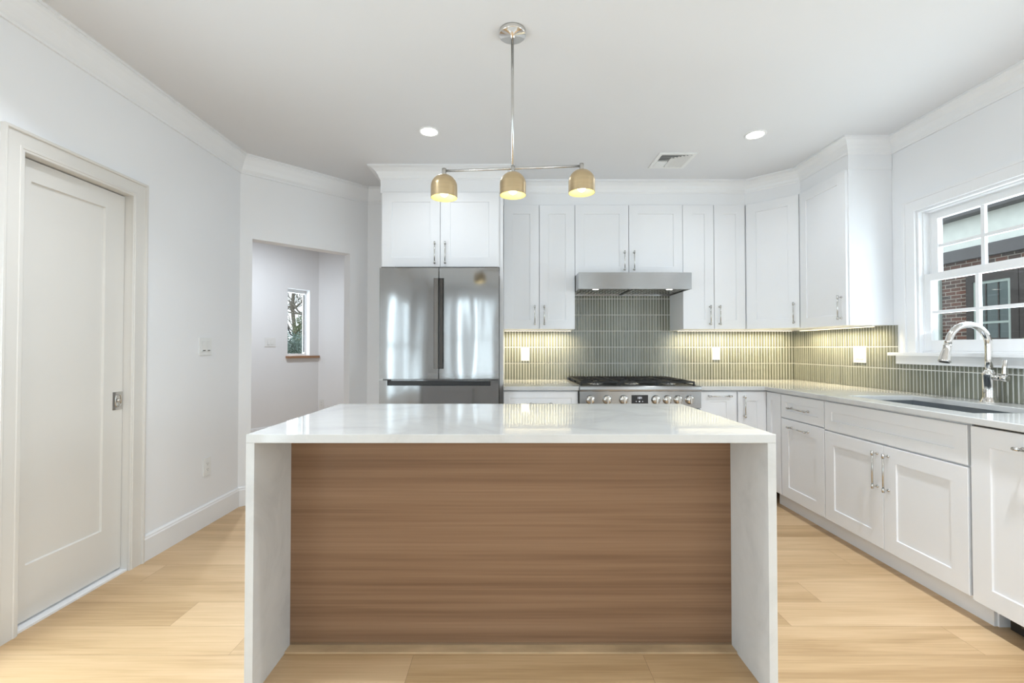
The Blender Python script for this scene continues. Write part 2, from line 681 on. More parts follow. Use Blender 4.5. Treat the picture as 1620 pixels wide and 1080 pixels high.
def hall(t, o=0.0):
    p = HP + HA * t + HN * o
    return (p.x, p.y)


HT0, HT1, HZ0, HZ1 = 0.465, 0.80, 1.095, 2.05
HE = 0.945
mb = MB()
mb.prism([hall(-2.4), hall(HT0), hall(HT0, -0.16), hall(-2.4, -0.16)], 0, CEIL)
mb.prism([hall(HT1), hall(HE), hall(HE, -0.16), hall(HT1, -0.16)], 0, CEIL)
mb.prism([hall(HT0), hall(HT1), hall(HT1, -0.16), hall(HT0, -0.16)], 0, HZ0)
mb.prism([hall(HT0), hall(HT1), hall(HT1, -0.16), hall(HT0, -0.16)], HZ1, CEIL)
struct(mb.build('wall_hall_left', 'wall'))
hc = hall(HE)
mb = MB().prism([hc, (1.0, hc[1]), (1.0, hc[1] + 0.15), (hc[0] - 0.1, hc[1] + 0.15)], 0, CEIL)
struct(mb.build('wall_hall_back', 'wall'))
h2 = hall(-2.4)
mb = MB().prism([h2, (XL - TH, 3.3), (XL - TH - 0.05, 3.2), (h2[0] - 0.1, h2[1] - 0.1)], 0, CEIL)
struct(mb.build('wall_hall_front', 'wall'))
sbox('wall_hall_right', 'wall', 1.0, YB + TH, 0, 1.15, hc[1] + 0.15, CEIL)

# ------------------------------------------------------------------ crown, frieze and baseboards
small_crown = [(0, 2.545), (0.010, 2.545), (0.012, 2.556), (0.007, 2.560), (0.012, 2.568), (0.018, 2.578), (0.030, 2.612), (0.046, 2.648), (0.055, 2.664), (0.055, 2.676), (0.062, 2.676), (0.062, CEIL), (0, CEIL)]
struct(MB().sweep(small_crown, [(XL, REAR_Y), (XL, 3.474), (XL + TE, YF), (-1.058, YF)]).build('trim_1', 'trim'))
big_crown = [(0, 2.588), (0.010, 2.588), (0.012, 2.598), (0.016, 2.602), (0.022, 2.622), (0.038, 2.650), (0.062, 2.670), (0.082, 2.677), (0.092, 2.677), (0.092, CEIL), (0, CEIL)]
CX0, CYF, UY = -1.058, 3.742, 4.077     # fridge cabinet face, upper cabinet face
XU = 2.43
cabinet_path = [(CX0, YF), (CX0, CYF), (-0.052, CYF), (-0.052, UY), (2.118, UY), (XU, 3.775), (XU, 3.243), (XR, 3.243)]
struct(MB().sweep(big_crown, cabinet_path + [(XR, REAR_Y)]).build('trim_2', 'trim'))
struct(MB().sweep([(-0.012, 2.480), (0.006, 2.480), (0.006, 2.589), (-0.012, 2.589)], [(CX0, YF - 0.003)] + cabinet_path[1:-1] + [(XR - 0.003, 3.243)]).build('trim_3', 'cab'))
base = [(0, 0), (0.016, 0), (0.016, 0.122), (0.012, 0.130), (0.012, 0.136), (0.006, 0.145), (0, 0.145)]
struct(MB().sweep(base, [(XL, 2.568), (XL, 3.474), ang(T0)]).build('baseboard_left', 'trim'))
struct(MB().sweep(base, [ang(T1), (XL + TE, YF), (-1.06, YF)]).build('baseboard_back', 'trim'))
struct(MB().sweep(base, [(XL, REAR_Y), (XL, DY0 - 0.094)]).build('baseboard_left', 'trim'))
struct(MB().sweep(base, [hall(-2.3), hall(HE), (0.95, hc[1])]).build('baseboard_hall', 'trim'))

# ------------------------------------------------------------------ windows
def unseen_window(name, a, b, z0, z1, put):  # frames for windows out of view, some added only for light
    """plain white frame with one mullion; put() maps (along, depth, z) boxes"""
    w = bpy.data.objects.new(name, None)
    COL.objects.link(w)
    struct(w)
    m = MB()
    f = min(0.05, (b - a) * 0.12)
    for (s0, s1, q0, q1) in ((a, a + f, z0, z1), (b - f, b, z0, z1), (a + f, b - f, z0, z0 + 0.05), (a + f, b - f, z1 - 0.05, z1), (a + f, b - f, (z0 + z1) / 2 - 0.025, (z0 + z1) / 2 + 0.025)):
        put(m, s0, s1, q0, q1, 0.04, 0.09)
    m.build('window_frame', 'vinyl', w)
    m = MB()
    put(m, a + f, b - f, z0 + 0.05, z1 - 0.05, 0.062, 0.068)
    m.build('pane', 'glass', w)
    return w


n = 3
for a, b, _ in REAR_WINDOWS:
    unseen_window('window_%d' % n, a, b, 0.45, 2.45, lambda m, s0, s1, q0, q1, d0, d1: m.box(s0, REAR_Y - d1, q0, s1, REAR_Y - d0, q1))
    n += 1
for a, b, _, z0, z1 in SIDE_WINDOWS:
    unseen_window('window_%d' % n, a, b, z0, z1, lambda m, s0, s1, q0, q1, d0, d1: m.box(XL - d1, s0, q0, XL - d0, s1, q1))
    n += 1

for a, b, _, z0, z1 in ADDED_RIGHT_WINDOWS:
    unseen_window('window_%d' % n, a, b, z0, z1, lambda m, s0, s1, q0, q1, d0, d1: m.box(XR + d0, s0, q0, XR + d1, s1, q1))
    n += 1

# sink window: double-hung with divided lights
w1 = struct(bpy.data.objects.new('window_1', None))
w1.location = (XR, 0, 0)
COL.objects.link(w1)
CW = 0.083
m = MB()     # casing: flat with raised back band
wprof = [(0, 0.0005), (0, 0.012), (0.002, 0.015), (CW - 0.018, 0.017), (CW - 0.017, 0.024), (CW - 0.014, 0.026), (CW, 0.026), (CW, 0.0005)]
m.casing(wprof, [(WY1, 1.1722), (WY1, WZ1), (WY0, WZ1), (WY0, 1.1722)], -1)
m.build('casing', 'trim', w1)
m = MB()
m.box(-0.050, WY0 - CW - 0.02, 1.150, 0.022, WY1 + CW + 0.105, 1.172, bev=0.004)
m.build('window_sill', 'trim', w1)
m = MB()
m.box(-0.020, WY0 - CW, 1.093, -0.0005, WY1 + CW + 0.07, 1.150, bev=0.002)
m.build('apron', 'trim', w1)
m = MB()     # frame with jamb liners
for d0, d1, wd in ((0.002, 0.030, 0.014), (0.030, 0.068, 0.022), (0.068, 0.112, 0.030)):
    m.box(d0, WY1 - wd, 1.172, d1, WY1, WZ1)
    m.box(d0, WY0, 1.172, d1, WY0 + wd, WZ1)
    m.box(d0, WY0 + wd, WZ1 - wd, d1, WY1 - wd, WZ1)
m.box(0.0225, WY0 + 0.0145, 1.1725, 0.112, WY1 - 0.0145, 1.182)
m.build('window_frame', 'vinyl', w1)


def sash(name, x0, x1, y0, y1, z0, z1, st, top, bot, hz, vys):
    m = MB()
    m.box(x0, y0, z0, x1, y0 + st, z1, bev=0.002)
    m.box(x0, y1 - st, z0, x1, y1, z1, bev=0.002)
    m.box(x0, y0 + st, z1 - top, x1, y1 - st, z1, bev=0.002)
    m.box(x0, y0 + st, z0, x1, y1 - st, z0 + bot, bev=0.002)
    o = m.build(name, 'vinyl', w1)
    xm = (x0 + x1) / 2
    m = MB()
    for v in vys:
        m.box(xm - 0.009, v - 0.011, z0 + bot, xm + 0.009, v + 0.011, z1 - top)
    m.box(xm - 0.0085, y0 + st, hz - 0.010, xm + 0.0085, y1 - st, hz + 0.010)
    m.build('muntin', 'vinyl', o)
    m = MB()
    m.box(xm - 0.003, y0 + st, z0 + bot, xm + 0.003, y1 - st, z1 - top)
    m.build('pane', 'glass', o)


sash('lower_sash', 0.032, 0.066, WY0 + 0.016, WY1 - 0.016, 1.183, 1.692, 0.048, 0.048, 0.070, 1.437, (2.70, 2.413))
sash('upper_sash', 0.070, 0.104, WY0 + 0.030, WY1 - 0.030, 1.655, 2.095, 0.048, 0.042, 0.045, 1.873, (2.70, 2.413))
for o in day[-1:]:
    o.parent = w1
    o.location = (3.02 - XR, 2.58, 1.70)

# small hallway casement window
w2 = struct(bpy.data.objects.new('window_2', None))
COL.objects.link(w2)
p0 = hall(0)
w2.location = (p0[0], p0[1], 0)
w2.rotation_euler = (0, 0, math.atan2(HA.y, HA.x))     # local x along the wall, local -y into the hall


m = MB()
m.box(HT0, 0.095, HZ0, HT0 + 0.018, 0.155, HZ1)
m.box(HT1 - 0.018, 0.095, HZ0, HT1, 0.155, HZ1)
m.box(HT0 + 0.018, 0.095, HZ0, HT1 - 0.018, 0.155, HZ0 + 0.03)
m.box(HT0 + 0.018, 0.095, HZ1 - 0.045, HT1 - 0.018, 0.155, HZ1)
m.build('window_frame', 'vinyl', w2)
m = MB()
m.box(HT0 + 0.018, 0.12, HZ0 + 0.03, HT1 - 0.018, 0.125, HZ1 - 0.045)
m.build('pane', 'glass', w2)
m = MB()
m.box(HT1 - 0.030, 0.108, HZ0 + 0.05, HT1 - 0.0185, 0.119, HZ1 - 0.06)
m.build('hinge_strip', 'black', w2)
m = MB()
m.tube([(HT0 + 0.03, 0.09, 1.50), (HT0 + 0.035, 0.06, 1.50), (HT0 + 0.05, 0.055, 1.46), (HT0 + 0.075, 0.055, 1.40), (HT0 + 0.10, 0.05, 1.385)], [0.012, 0.012, 0.010, 0.009, 0.011], 10)
m.build('window_crank', 'black', w2)
m = MB()
m.box(HT0 - 0.03, -0.045, HZ0 - 0.032, HE - 0.005, -0.0005, HZ0, bev=0.004)
m.box(HT0 + 0.001, -0.001, HZ0 - 0.012, HT1 - 0.001, 0.095, HZ0 + 0.001)
m.build('window_sill', 'oak_sill', w2)

area('daylight', ((HT0 + HT1) / 2, 0.30, (HZ0 + HZ1) / 2), (R(-90), 0, 0), 0.34, 0.95, 6 * math.pi * 0.32, (0.77, 0.89, 1.0), w2)

# ------------------------------------------------------------------ pocket door
d1 = struct(bpy.data.objects.new('door_1', None))
d1.location = (XL, 0, 0)
COL.objects.link(d1)
# casing (stepped): x is out of the wall (+ into room)
m = MB()
DC = 0.088


cprof = [(0, 0.0005), (0, 0.009), (0.003, 0.011), (0.010, 0.011), (0.012, 0.014), (0.020, 0.014), (0.023, 0.0115), (DC - 0.013, 0.0125), (DC - 0.012, 0.020), (DC - 0.009, 0.022), (DC, 0.022), (DC, 0.0005)]
m.casing(cprof, [(DY1, 0), (DY1, DZ), (DY0, DZ), (DY0, 0)])
m.build('casing', 'door', d1)
m = MB()
m.box(-0.149, DY1, 0, -0.0002, DY1 + JB - 0.0003, DZ + JB - 0.0003)
m.box(-0.149, DY0 - JB + 0.0003, 0, -0.0002, DY0, DZ + JB - 0.0003)
m.box(-0.149, DY0, DZ, -0.0002, DY1, DZ + JB - 0.0003)
m.build('door_frame', 'door', d1)
m = MB()
m.box(-0.150, DY0 + 0.001, 0.0, -0.001, DY1 - 0.001, 0.010)
m.build('threshold', 'trim', d1)
# slab with one recessed shaker panel
m = MB()
SX = -0.037
S0, S1, SZ0, SZ1 = DY0 + 0.001, DY1 - 0.002, 0.022, DZ - 0.006
P0, P1, Q0, Q1 = 1.990, 2.360, 0.258, 1.934
bm = m.bm
o4 = [(S0, SZ0), (S1, SZ0), (S1, SZ1), (S0, SZ1)]
i4 = [(P0, Q0), (P1, Q0), (P1, Q1), (P0, Q1)]
vb = [bm.verts.new((SX - 0.036, a, b)) for a, b in o4]
vf = [bm.verts.new((SX, a, b)) for a, b in o4]
vi = [bm.verts.new((SX, a, b)) for a, b in i4]
vr = [bm.verts.new((SX - 0.010, a + (0.004 if a == P0 else -0.004), b + (0.004 if b == Q0 else -0.004))) for a, b in i4]
bm.faces.new(vb)
bm.faces.new(vr)
for i in range(4):
    j = (i + 1) % 4
    bm.faces.new((vb[i], vb[j], vf[j], vf[i]))
    bm.faces.new((vf[i], vf[j], vi[j], vi[i]))
    bm.faces.new((vi[i], vi[j], vr[j], vr[i]))
slab = m.build('door_slab', 'door', d1)
m = MB()     # flush pull: plate, oval recess ring, turn knob
m.box(SX, 2.413, 0.872, SX + 0.003, 2.474, 0.968, bev=0.0008)
ring = [(SX + 0.004, 2.446 + 0.017 * math.cos(a), 0.920 + (0.016 if math.sin(a) > 0 else -0.016) + 0.017 * math.sin(a)) for a in [i * math.pi / 10 for i in range(21)]]
m.tube(ring, 0.0028, 8)
m.lathe([(0.009, 0), (0.010, 0.006), (0.006, 0.010), (0.001, 0.011)], (SX + 0.003, 2.444, 0.922), (1, 0, 0), 16)
m.box(SX + 0.0031, 2.440, 0.895, SX + 0.008, 2.448, 0.910, bev=0.001)
m.build('door_handle', 'nickel', slab)


# ------------------------------------------------------------------ cabinetry builders
def panel_mesh(w, h, rail=0.08, t=0.020, rec=0.007, bev=0.0015):
    """shaker front: x 0..w, z 0..h, back at y=0, face at y=-t"""
    m = MB()
    bm = m.bm
    o = [(0, 0), (w, 0), (w, h), (0, h)]
    b = bev
    o2 = [(b, b), (w - b, b), (w - b, h - b), (b, h - b)]
    r = rail
    i1 = [(r, r), (w - r, r), (w - r, h - r), (r, h - r)]
    e = r + 0.002
    i2 = [(e, e), (w - e, e), (w - e, h - e), (e, h - e)]
    V = lambda pts, y: [bm.verts.new((x, y, z)) for x, z in pts]
    L = [V(o, 0), V(o, -t + b), V(o2, -t), V(i1, -t), V(i2, -t + rec)]
    bm.faces.new(L[0])
    bm.faces.new(L[-1])
    for a, c in zip(L, L[1:]):
        for i in range(4):
            j = (i + 1) % 4
            bm.faces.new((a[i], a[j], c[j], c[i]))
    return m


def handle(parent, x, z, length, vertical=True, t=0.020, r=0.0048):
    """bar pull with collared ends on two posts with round feet"""
    m = MB()
    y = -t - 0.030
    h = length / 2
    ax = Vector((0, 0, 1)) if vertical else Vector((1, 0, 0))
    c = Vector((x, y, z))
    m.cyl(c - ax * h, c + ax * h, r, 12)
    for s in (-1, 1):
        q = c + ax * (s * (h - 0.012))
        m.cyl(q - ax * 0.010, q + ax * 0.010, r * 1.5, 12)
        m.cyl(q + ax * (s * 0.010), q + ax * (s * 0.013), r * 1.25, 12)
        m.cyl((q.x, y, q.z), (q.x, -t - 0.004, q.z), r * 0.8, 10)
        m.lathe([(r * 1.7, 0), (r * 1.7, 0.003), (r * 1.0, 0.008)], (q.x, -t + 0.0003, q.z), (0, -1, 0), 12)
    return m.build('handle', 'nickel', parent)


def front(parent, name, x, z, w, h, y=0.0, rail=0.08, hd=None, t=0.020):
    o = panel_mesh(w, h, rail, t).build(name, 'cab', parent, (x, y - 0.0006, z))
    if hd:
        handle(o, *hd)
    return o


def carcass(parent, w, d, z0, z1, mat='cab', name='cabinet_body', x0=0.0):
    return MB().box(x0, 0, z0, x0 + w, d, z1).build(name, mat, parent)


def pair(parent, x0, x1, z0, z1, hz, hl, split=None, g=0.0025, off=0.04):
    s = (x0 + x1) / 2 if split is None else split
    wl = s - x0 - g
    front(parent, 'door', x0 + g / 2, z0, wl - g / 2, z1 - z0, hd=(wl - off - g / 2, hz - z0, hl))
    wr = x1 - s - g
    front(parent, 'door', s + g, z0, wr - g / 2, z1 - z0, hd=(off, hz - z0, hl))


# --- upper cabinets on the back wall (local x to the right, front at local y=0)
DT = 2.484
uppers = 'white shaker upper cabinets'
r = root('upper_cabinet', 'short wide white two-door cabinet over the stainless refrigerator', 'cabinet', (CX0, CYF, 0), group=None)
carcass(r, 1.004, YF - CYF - 0.001, 1.868, 2.5)
pair(r, 0.010, 0.972, 1.868, DT, 1.98, 0.182, split=0.4895)
p_ = MB().box(-0.0810, CYF + 0.001, 0.0, -0.0526, YF - 0.001, 1.8675).build('tall_gable_board', 'cab')
tag(p_, 'tall narrow white end panel on the right side of the refrigerator', 'panel')
p_ = MB().box(CX0, CYF + 0.001, 0.0, CX0 + 0.020, YF - 0.017, 1.8675).build('tall_gable_board', 'cab')
tag(p_, 'tall narrow white end panel on the left side of the refrigerator', 'panel')

UD = YB - UY - 0.001
r = root('upper_cabinet', 'tall narrow-doored white cabinet pair between refrigerator and range hood', 'cabinet', (-0.052, UY, 0), group=None)
carcass(r, 0.637, UD, 1.372, 2.5)
pair(r, 0.0, 0.637, 1.372, DT, 1.495, 0.176)
r = root('upper_cabinet', 'short white two-door cabinet directly above the range hood', 'cabinet', (0.586, UY, 0), group=None)
carcass(r, 0.963, UD, 1.852, 2.5)
pair(r, 0.0, 0.963, 1.852, DT, 1.98, 0.176)
r = root('upper_cabinet', 'tall narrow-doored white cabinet pair just right of the range hood', 'cabinet', (1.550, UY, 0), group=None)
carcass(r, 0.567, UD, 1.372, 2.5)
pair(r, 0.0, 0.557, 1.372, DT, 1.495, 0.176)

# diagonal corner cabinet
ca, cb = Vector((2.118, UY)), Vector((XU, 3.775))
dv = cb - ca
ln = dv.length
rz = math.atan2(dv.y, dv.x)
r = root('upper_cabinet', 'white corner cabinet with one diagonal door where back and window walls meet', 'cabinet', (ca.x, ca.y, 0))
pl = [(Vector(p) - ca) for p in ((2.1185, UY), (XU, 3.7755), (XR - 0.001, 3.7755), (XR - 0.001, YB - 0.001), (2.1185, YB - 0.001))]
MB().prism([(p.x, p.y) for p in pl], 1.372, 2.5).build('cabinet_body', 'cab', r)
do = front(r, 'door', 0.004, 1.372, ln - 0.028, DT - 1.372, hd=(ln - 0.028 - 0.040, 0.123, 0.176))
do.rotation_euler = (0, 0, rz)
do.location = (dv.x / ln * 0.014 + dv.y / ln * 0.0006, dv.y / ln * 0.014 - dv.x / ln * 0.0006, 1.372)
# right wall cabinet
r = root('upper_cabinet', 'single-door white wall cabinet nearest the sink window', 'cabinet', (XU, 3.774, 0), R(-90), group=None)
carcass(r, 0.530, XR - XU - 0.001, 1.366, 2.5)
front(r, 'door', 0.006, 1.366, 0.516, DT - 1.366, hd=(0.516 - 0.045, 0.130, 0.176))

# --- base cabinets
FX = 2.05      # carcass face on the right run (doors stand 2 cm proud)
FY = 3.622     # carcass face on the back run
CT = 0.872     # underside of worktop
TK = 0.110
GT = CT - 0.012
r = root('base_cabinet', 'white base cabinet with a wide drawer between refrigerator and range', 'cabinet', (-0.050, FY, 0))
carcass(r, 0.596, YB - FY - 0.001, TK, CT - 0.001)
front(r, 'drawer', 0.004, 0.690, 0.586, GT - 0.690, rail=0.05, hd=(0.293, 0.075, 0.18, False))
pair(r, 0.0, 0.593, TK, 0.684, 0.56, 0.176)
MB().box(0.002, 0.075, 0, 0.594, 0.095, TK - 0.001).build('toe_kick', 'cab', r)

r = root('base_cabinet', 'white pull-out base cabinet just right of the range, horizontal bar on top', 'cabinet', (1.500, FY, 0))
carcass(r, 0.300, YB - FY - 0.001, TK, CT - 0.001)
front(r, 'door', 0.004, TK, 0.291, GT - TK, rail=0.08, hd=(0.150, GT - TK - 0.035, 0.185, False))
MB().box(0.002, 0.075, 0, 0.299, 0.095, TK - 0.001).build('toe_kick', 'cab', r)

r = root('base_cabinet', 'white corner base cabinet with folding door set into the inside corner', 'cabinet', (1.801, FY, 0))
m = MB()
m.prism([(0, 0), (FX - 1.801, 0), (FX - 1.801, -0.210), (XR - 1.802, -0.210), (XR - 1.802, YB - FY - 0.001), (0, YB - FY - 0.001)], TK, CT - 0.001)
m.build('cabinet_body', 'cab', r)
front(r, 'door', 0.004, TK, FX - 1.801 - 0.026, GT - TK, rail=0.075, hd=(0.045, GT - TK - 0.115, 0.176))
fo = panel_mesh(0.185, GT - TK, 0.06).build('door', 'cab', r, (FX - 1.801 - 0.0006, -0.0215, TK), (0, 0, R(-90)))
MB().box(0.0, 0.075, 0, FX - 1.801 + 0.070, 0.095, TK - 0.001).build('toe_kick', 'cab', r)

# right run, local x runs toward the camera from y=3.412
r = root('base_cabinet', 'white base cabinet with one small drawer above a pull-out door left of sink base', 'cabinet', (FX, 3.408, 0), R(-90))
carcass(r, 0.465, XR - FX - 0.001, TK, CT - 0.001)
front(r, 'drawer', 0.003, 0.690, 0.459, GT - 0.690, rail=0.055, hd=(0.215, 0.080, 0.205, False))
front(r, 'door', 0.003, TK, 0.459, 0.682 - TK, hd=(0.215, 0.682 - TK - 0.050, 0.205, False))
r = root('base_cabinet', 'wide white sink base with blank front over two handled doors', 'cabinet', (FX, 2.942, 0), R(-90))
m = MB()     # open-topped box so the basin hangs inside
dd = XR - FX - 0.001
m.box(0.0005, 0, TK, 0.018, dd, CT - 0.001)
m.box(0.902, 0, TK, 0.9195, dd, CT - 0.001)
m.box(0.018, 0, TK, 0.902, dd, TK + 0.018)
m.box(0.018, dd - 0.012, TK + 0.018, 0.902, dd, CT - 0.001)
m.box(0.018, 0, 0.66, 0.902, 0.018, CT - 0.001)
m.build('cabinet_body', 'cab', r)
front(r, 'false_front', 0.003, 0.682, 0.914, GT - 0.682, rail=0.06)
front(r, 'door', 0.003, TK, 0.4545, 0.672 - TK, hd=(0.4545 - 0.035, 0.672 - TK - 0.140, 0.205))
front(r, 'door', 0.4605, TK, 0.4565, 0.672 - TK, hd=(0.035, 0.672 - TK - 0.140, 0.205))
# toe kick along that run
tk = MB().box(FX + 0.045, 1.985, 0.0, FX + 0.061, 3.5465, TK - 0.001).build('toe_kick', 'cab')
tag(tk, 'long white toe-kick board along the floor below the sink run', 'toe kick')

r = root('dishwasher', 'white panelled dishwasher beside the sink base, black base showing below', 'dishwasher', (FX, 2.018, 0), R(-90))
MB().box(0.003, 0.002, 0.112, 0.603, 0.58, CT - 0.003).build('dishwasher_body', 'dark_steel', r)
front(r, 'door', 0.008, 0.100, 0.592, GT - 0.100, hd=(0.296, GT - 0.100 - 0.058, 0.205, False))
m = MB().box(0.075, 0.070, 0.012, 0.600, 0.56, 0.111)
m.box(0.010, 0.060, 0.0, 0.040, 0.50, 0.1115, mi=1)
for k in range(6):
    m.box(0.12 + k * 0.075, 0.066, 0.045, 0.128 + k * 0.075, 0.071, 0.075, mi=2)
m.build('base_grille', ['black', 'cab', 'dark_steel'], r)
e = MB().box(FX - 0.02, 1.390, 0.0, XR - 0.002, 1.411, CT - 0.001).build('end_panel', 'cab')
tag(e, 'white side panel closing the worktop run past the dishwasher', 'panel')


# --- worktops
def slab_cells(xs, ys, keep, z0, z1):
    m = MB()
    bm = m.bm
    vv = {}

    def v(i, j, z):
        if (i, j, z) not in vv:
            vv[(i, j, z)] = bm.verts.new((xs[i], ys[j], z))
        return vv[(i, j, z)]
    for i in range(len(xs) - 1):
        for j in range(len(ys) - 1):
            if not keep(i, j):
                continue
            for z in (z0, z1):
                bm.faces.new((v(i, j, z), v(i + 1, j, z), v(i + 1, j + 1, z), v(i, j + 1, z)))
            for (di, dj, a, b) in ((-1, 0, (i, j), (i, j + 1)), (1, 0, (i + 1, j), (i + 1, j + 1)), (0, -1, (i, j), (i + 1, j)), (0, 1, (i, j + 1), (i + 1, j + 1))):
                ni, nj = i + di, j + dj
                inside = 0 <= ni < len(xs) - 1 and 0 <= nj < len(ys) - 1 and keep(ni, nj)
                if not inside:
                    bm.faces.new((v(*a, z0), v(*b, z0), v(*b, z1), v(*a, z1)))
    return m


WT = 0.902
CXE, CYE = 2.003, 3.573
m = slab_cells([-0.049, 0.547], [CYE, YB - 0.0115], lambda i, j: True, CT, WT)
o = m.build('countertop', 'quartz', bevel=0.003)
tag(o, 'short white quartz worktop between refrigerator and range', 'countertop')
SK = (2.14, 2.55, 2.104, 2.88)
m = slab_cells([1.501, CXE, SK[0], SK[1], XR - 0.0115], [1.37, SK[2], SK[3], CYE, YB - 0.0115],
               lambda i, j: (j == 3) or (i >= 1 and not (i == 2 and j == 1)), CT, WT)
o = m.build('countertop', 'quartz', bevel=0.003)
tag(o, 'L-shaped white quartz worktop with sink cut-out along the window wall', 'countertop')

# sink
m = MB()
a0, a1, b0, b1 = SK[0] - 0.004, SK[1] + 0.004, SK[2] - 0.004, SK[3] + 0.004
zt, zb = CT - 0.0005, 0.665
t = 0.002
m.box(a0, b0, zb, a1, b1, zb + t)
m.box(a0 - t, b0 - t, zb, a0, b1 + t, zt)
m.box(a1, b0 - t, zb, a1 + t, b1 + t, zt)
m.box(a0, b0 - t, zb, a1, b0, zt)
m.box(a0, b1, zb, a1, b1 + t, zt)
sr = m.build('sink', 'sink_steel')
tag(sr, 'undermount stainless steel sink basin below the window', 'sink')
MB().lathe([(0.045, 0), (0.045, 0.003), (0.030, 0.003), (0.028, 0.001)], ((a0 + a1) / 2, (b0 + b1) / 2, zb + t), seg=24).build('drain', 'chrome', sr)

# faucet
fx, fy = 2.655, 2.522
fr = root('faucet', 'polished nickel gooseneck kitchen faucet standing behind the sink', 'faucet', (fx, fy, WT))
MB().lathe([(0.040, 0), (0.040, 0.004), (0.034, 0.014), (0.030, 0.024), (0.0285, 0.030), (0.0285, 0.150), (0.030, 0.152), (0.030, 0.158), (0.026, 0.166), (0.021, 0.172), (0.019, 0.180)], seg=28).build('base', 'chrome', fr)
pts = [(0, 0, 0.176), (0, 0, 0.24), (0, 0, 0.315)]
ra = 0.112
for i in range(1, 15):
    a = math.pi * 0.93 * i / 14
    pts.append((-ra + ra * math.cos(a), 0, 0.315 + ra * 1.03 * math.sin(a)))
lx, ly, lz = pts[-1]
dx, dz = -0.22, -1.0
q = 1 / math.hypot(dx, dz)
pts.append((lx + dx * q * 0.02, 0, lz + dz * q * 0.02))
MB().tube(pts, [0.0165] * len(pts), 18).build('spout', 'chrome', fr)
e0 = Vector(pts[-1])
sd = Vector((dx, 0, dz)).normalized()
MB().lathe([(0.0165, 0), (0.0185, 0.003), (0.0185, 0.010), (0.017, 0.014), (0.020, 0.040), (0.027, 0.090), (0.028, 0.098), (0.024, 0.100)], e0, sd, 24).build('spray_head', 'chrome', fr)
MB().lathe([(0.023, 0), (0.023, 0.003)], e0 + sd * 0.1003, sd, 20).build('nozzle', 'black', fr)
m = MB()
m.cyl((0, 0, 0.138), (0, -0.072, 0.138), 0.0155, 18)
m.lathe([(0.019, 0), (0.019, 0.030), (0.014, 0.034)], (0, -0.060, 0.138), (0, -1, 0), 18)
m.tube([(0, -0.079, 0.140), (0, -0.079, 0.165), (0, -0.080, 0.195), (0, -0.082, 0.236)], [0.0115, 0.0115, 0.0105, 0.0105], 16)
m.build('lever', 'chrome', fr)


# ------------------------------------------------------------------ tile splashback (stacked slender tiles on grout)
def tiles(name, length, z_tops, origin, rz, label):
    """z_tops: list of (x0, x1, z_top) bands; tile rows start on the worktop"""
    m = MB()
    pw, ph = 0.0266, 0.155
    gx, gz = 0.0070, 0.0062
    z0 = WT + 0.0005
    for x0, x1, zt in z_tops:
        m.box(x0, -0.006, z0, x1, -0.0006, zt, mi=1)
        c0 = int(math.floor(x0 / pw))
        c = c0
        while c * pw < x1:
            a, b = max(c * pw + gx / 2, x0 + 0.0005), min((c + 1) * pw - gx / 2, x1 - 0.0005)
            c += 1
            if b - a < 0.003:
                continue
            rr = 0
            while z0 + rr * ph < zt:
                p, q = z0 + rr * ph + (0 if rr == 0 else gz / 2), min(z0 + (rr + 1) * ph - gz / 2, zt - 0.0005)
                rr += 1
                if q - p < 0.003:
                    continue
                e = 0.0012
                V = lambda pts, y: [m.bm.verts.new((X, y, Z)) for X, Z in pts]
                A = V([(a, p), (b, p), (b, q), (a, q)], -0.0058)
                B = V([(a, p), (b, p), (b, q), (a, q)], -0.0082)
                C = V([(a + e, p + e), (b - e, p + e), (b - e, q - e), (a + e, q - e)], -0.0092)
                m.bm.faces.new(C)
                for i in range(4):
                    j = (i + 1) % 4
                    m.bm.faces.new((A[i], A[j], B[j], B[i]))
                    m.bm.faces.new((B[i], B[j], C[j], C[i]))
    bmesh.ops.recalc_face_normals(m.bm, faces=m.bm.faces[:])
    o = m.build(name, ['tile', 'grout'], None, origin, (0, 0, rz))
    return tag(o, label, 'backsplash')


tiles('backsplash', 0, [(0.0, 0.636, 1.3715), (0.636, 1.5985, 1.845), (1.5985, 2.788, 1.3715)], (-0.049, YB, 0), 0,
      'sage green stacked-tile splashback on the wall behind the range')
tiles('backsplash', 0, [(0.010, 1.1445, 1.3655), (1.1445, 1.184, 1.3655), (1.184, 3.0, 1.0925)], (XR, YB - 0.0, 0), R(-90),
      'sage green stacked-tile splashback on the window wall behind the sink')

# ------------------------------------------------------------------ refrigerator
fz0, ftop = 0.02, 1.818
FRY = 3.478
fr = root('refrigerator', 'stainless steel French-door refrigerator with bottom freezer drawer', 'refrigerator', (-0.995, FRY, 0))
FW = 0.913
MB().box(0.004, 0.085, 0.03, FW - 0.004, 0.72, ftop - 0.012, bev=0.004).build('fridge_body', 'dark_steel', fr)
nd, hz0, hz1 = 0.036, 1.045, 1.738     # notch for recessed grips
DB, DH = 0.966, ftop
SPL = 0.454


def fdoor(x0, x1, inner):
    m = MB()
    if inner == 'R':
        m.box(x0, 0, DB, x1 - nd, 0.08, DH)
        m.box(x1 - nd, 0, DB, x1, 0.08, hz0)
        m.box(x1 - nd, 0, hz1, x1, 0.08, DH)
        m.box(x1 - nd, 0.05, hz0, x1, 0.08, hz1)
    else:
        m.box(x0 + nd, 0, DB, x1, 0.08, DH)
        m.box(x0, 0, DB, x0 + nd, 0.08, hz0)
        m.box(x0, 0, hz1, x0 + nd, 0.08, DH)
        m.box(x0, 0.05, hz0, x0 + nd, 0.08, hz1)
    bmesh.ops.remove_doubles(m.bm, verts=m.bm.verts[:], dist=1e-5)
    return m.build('door', 'steel', fr)


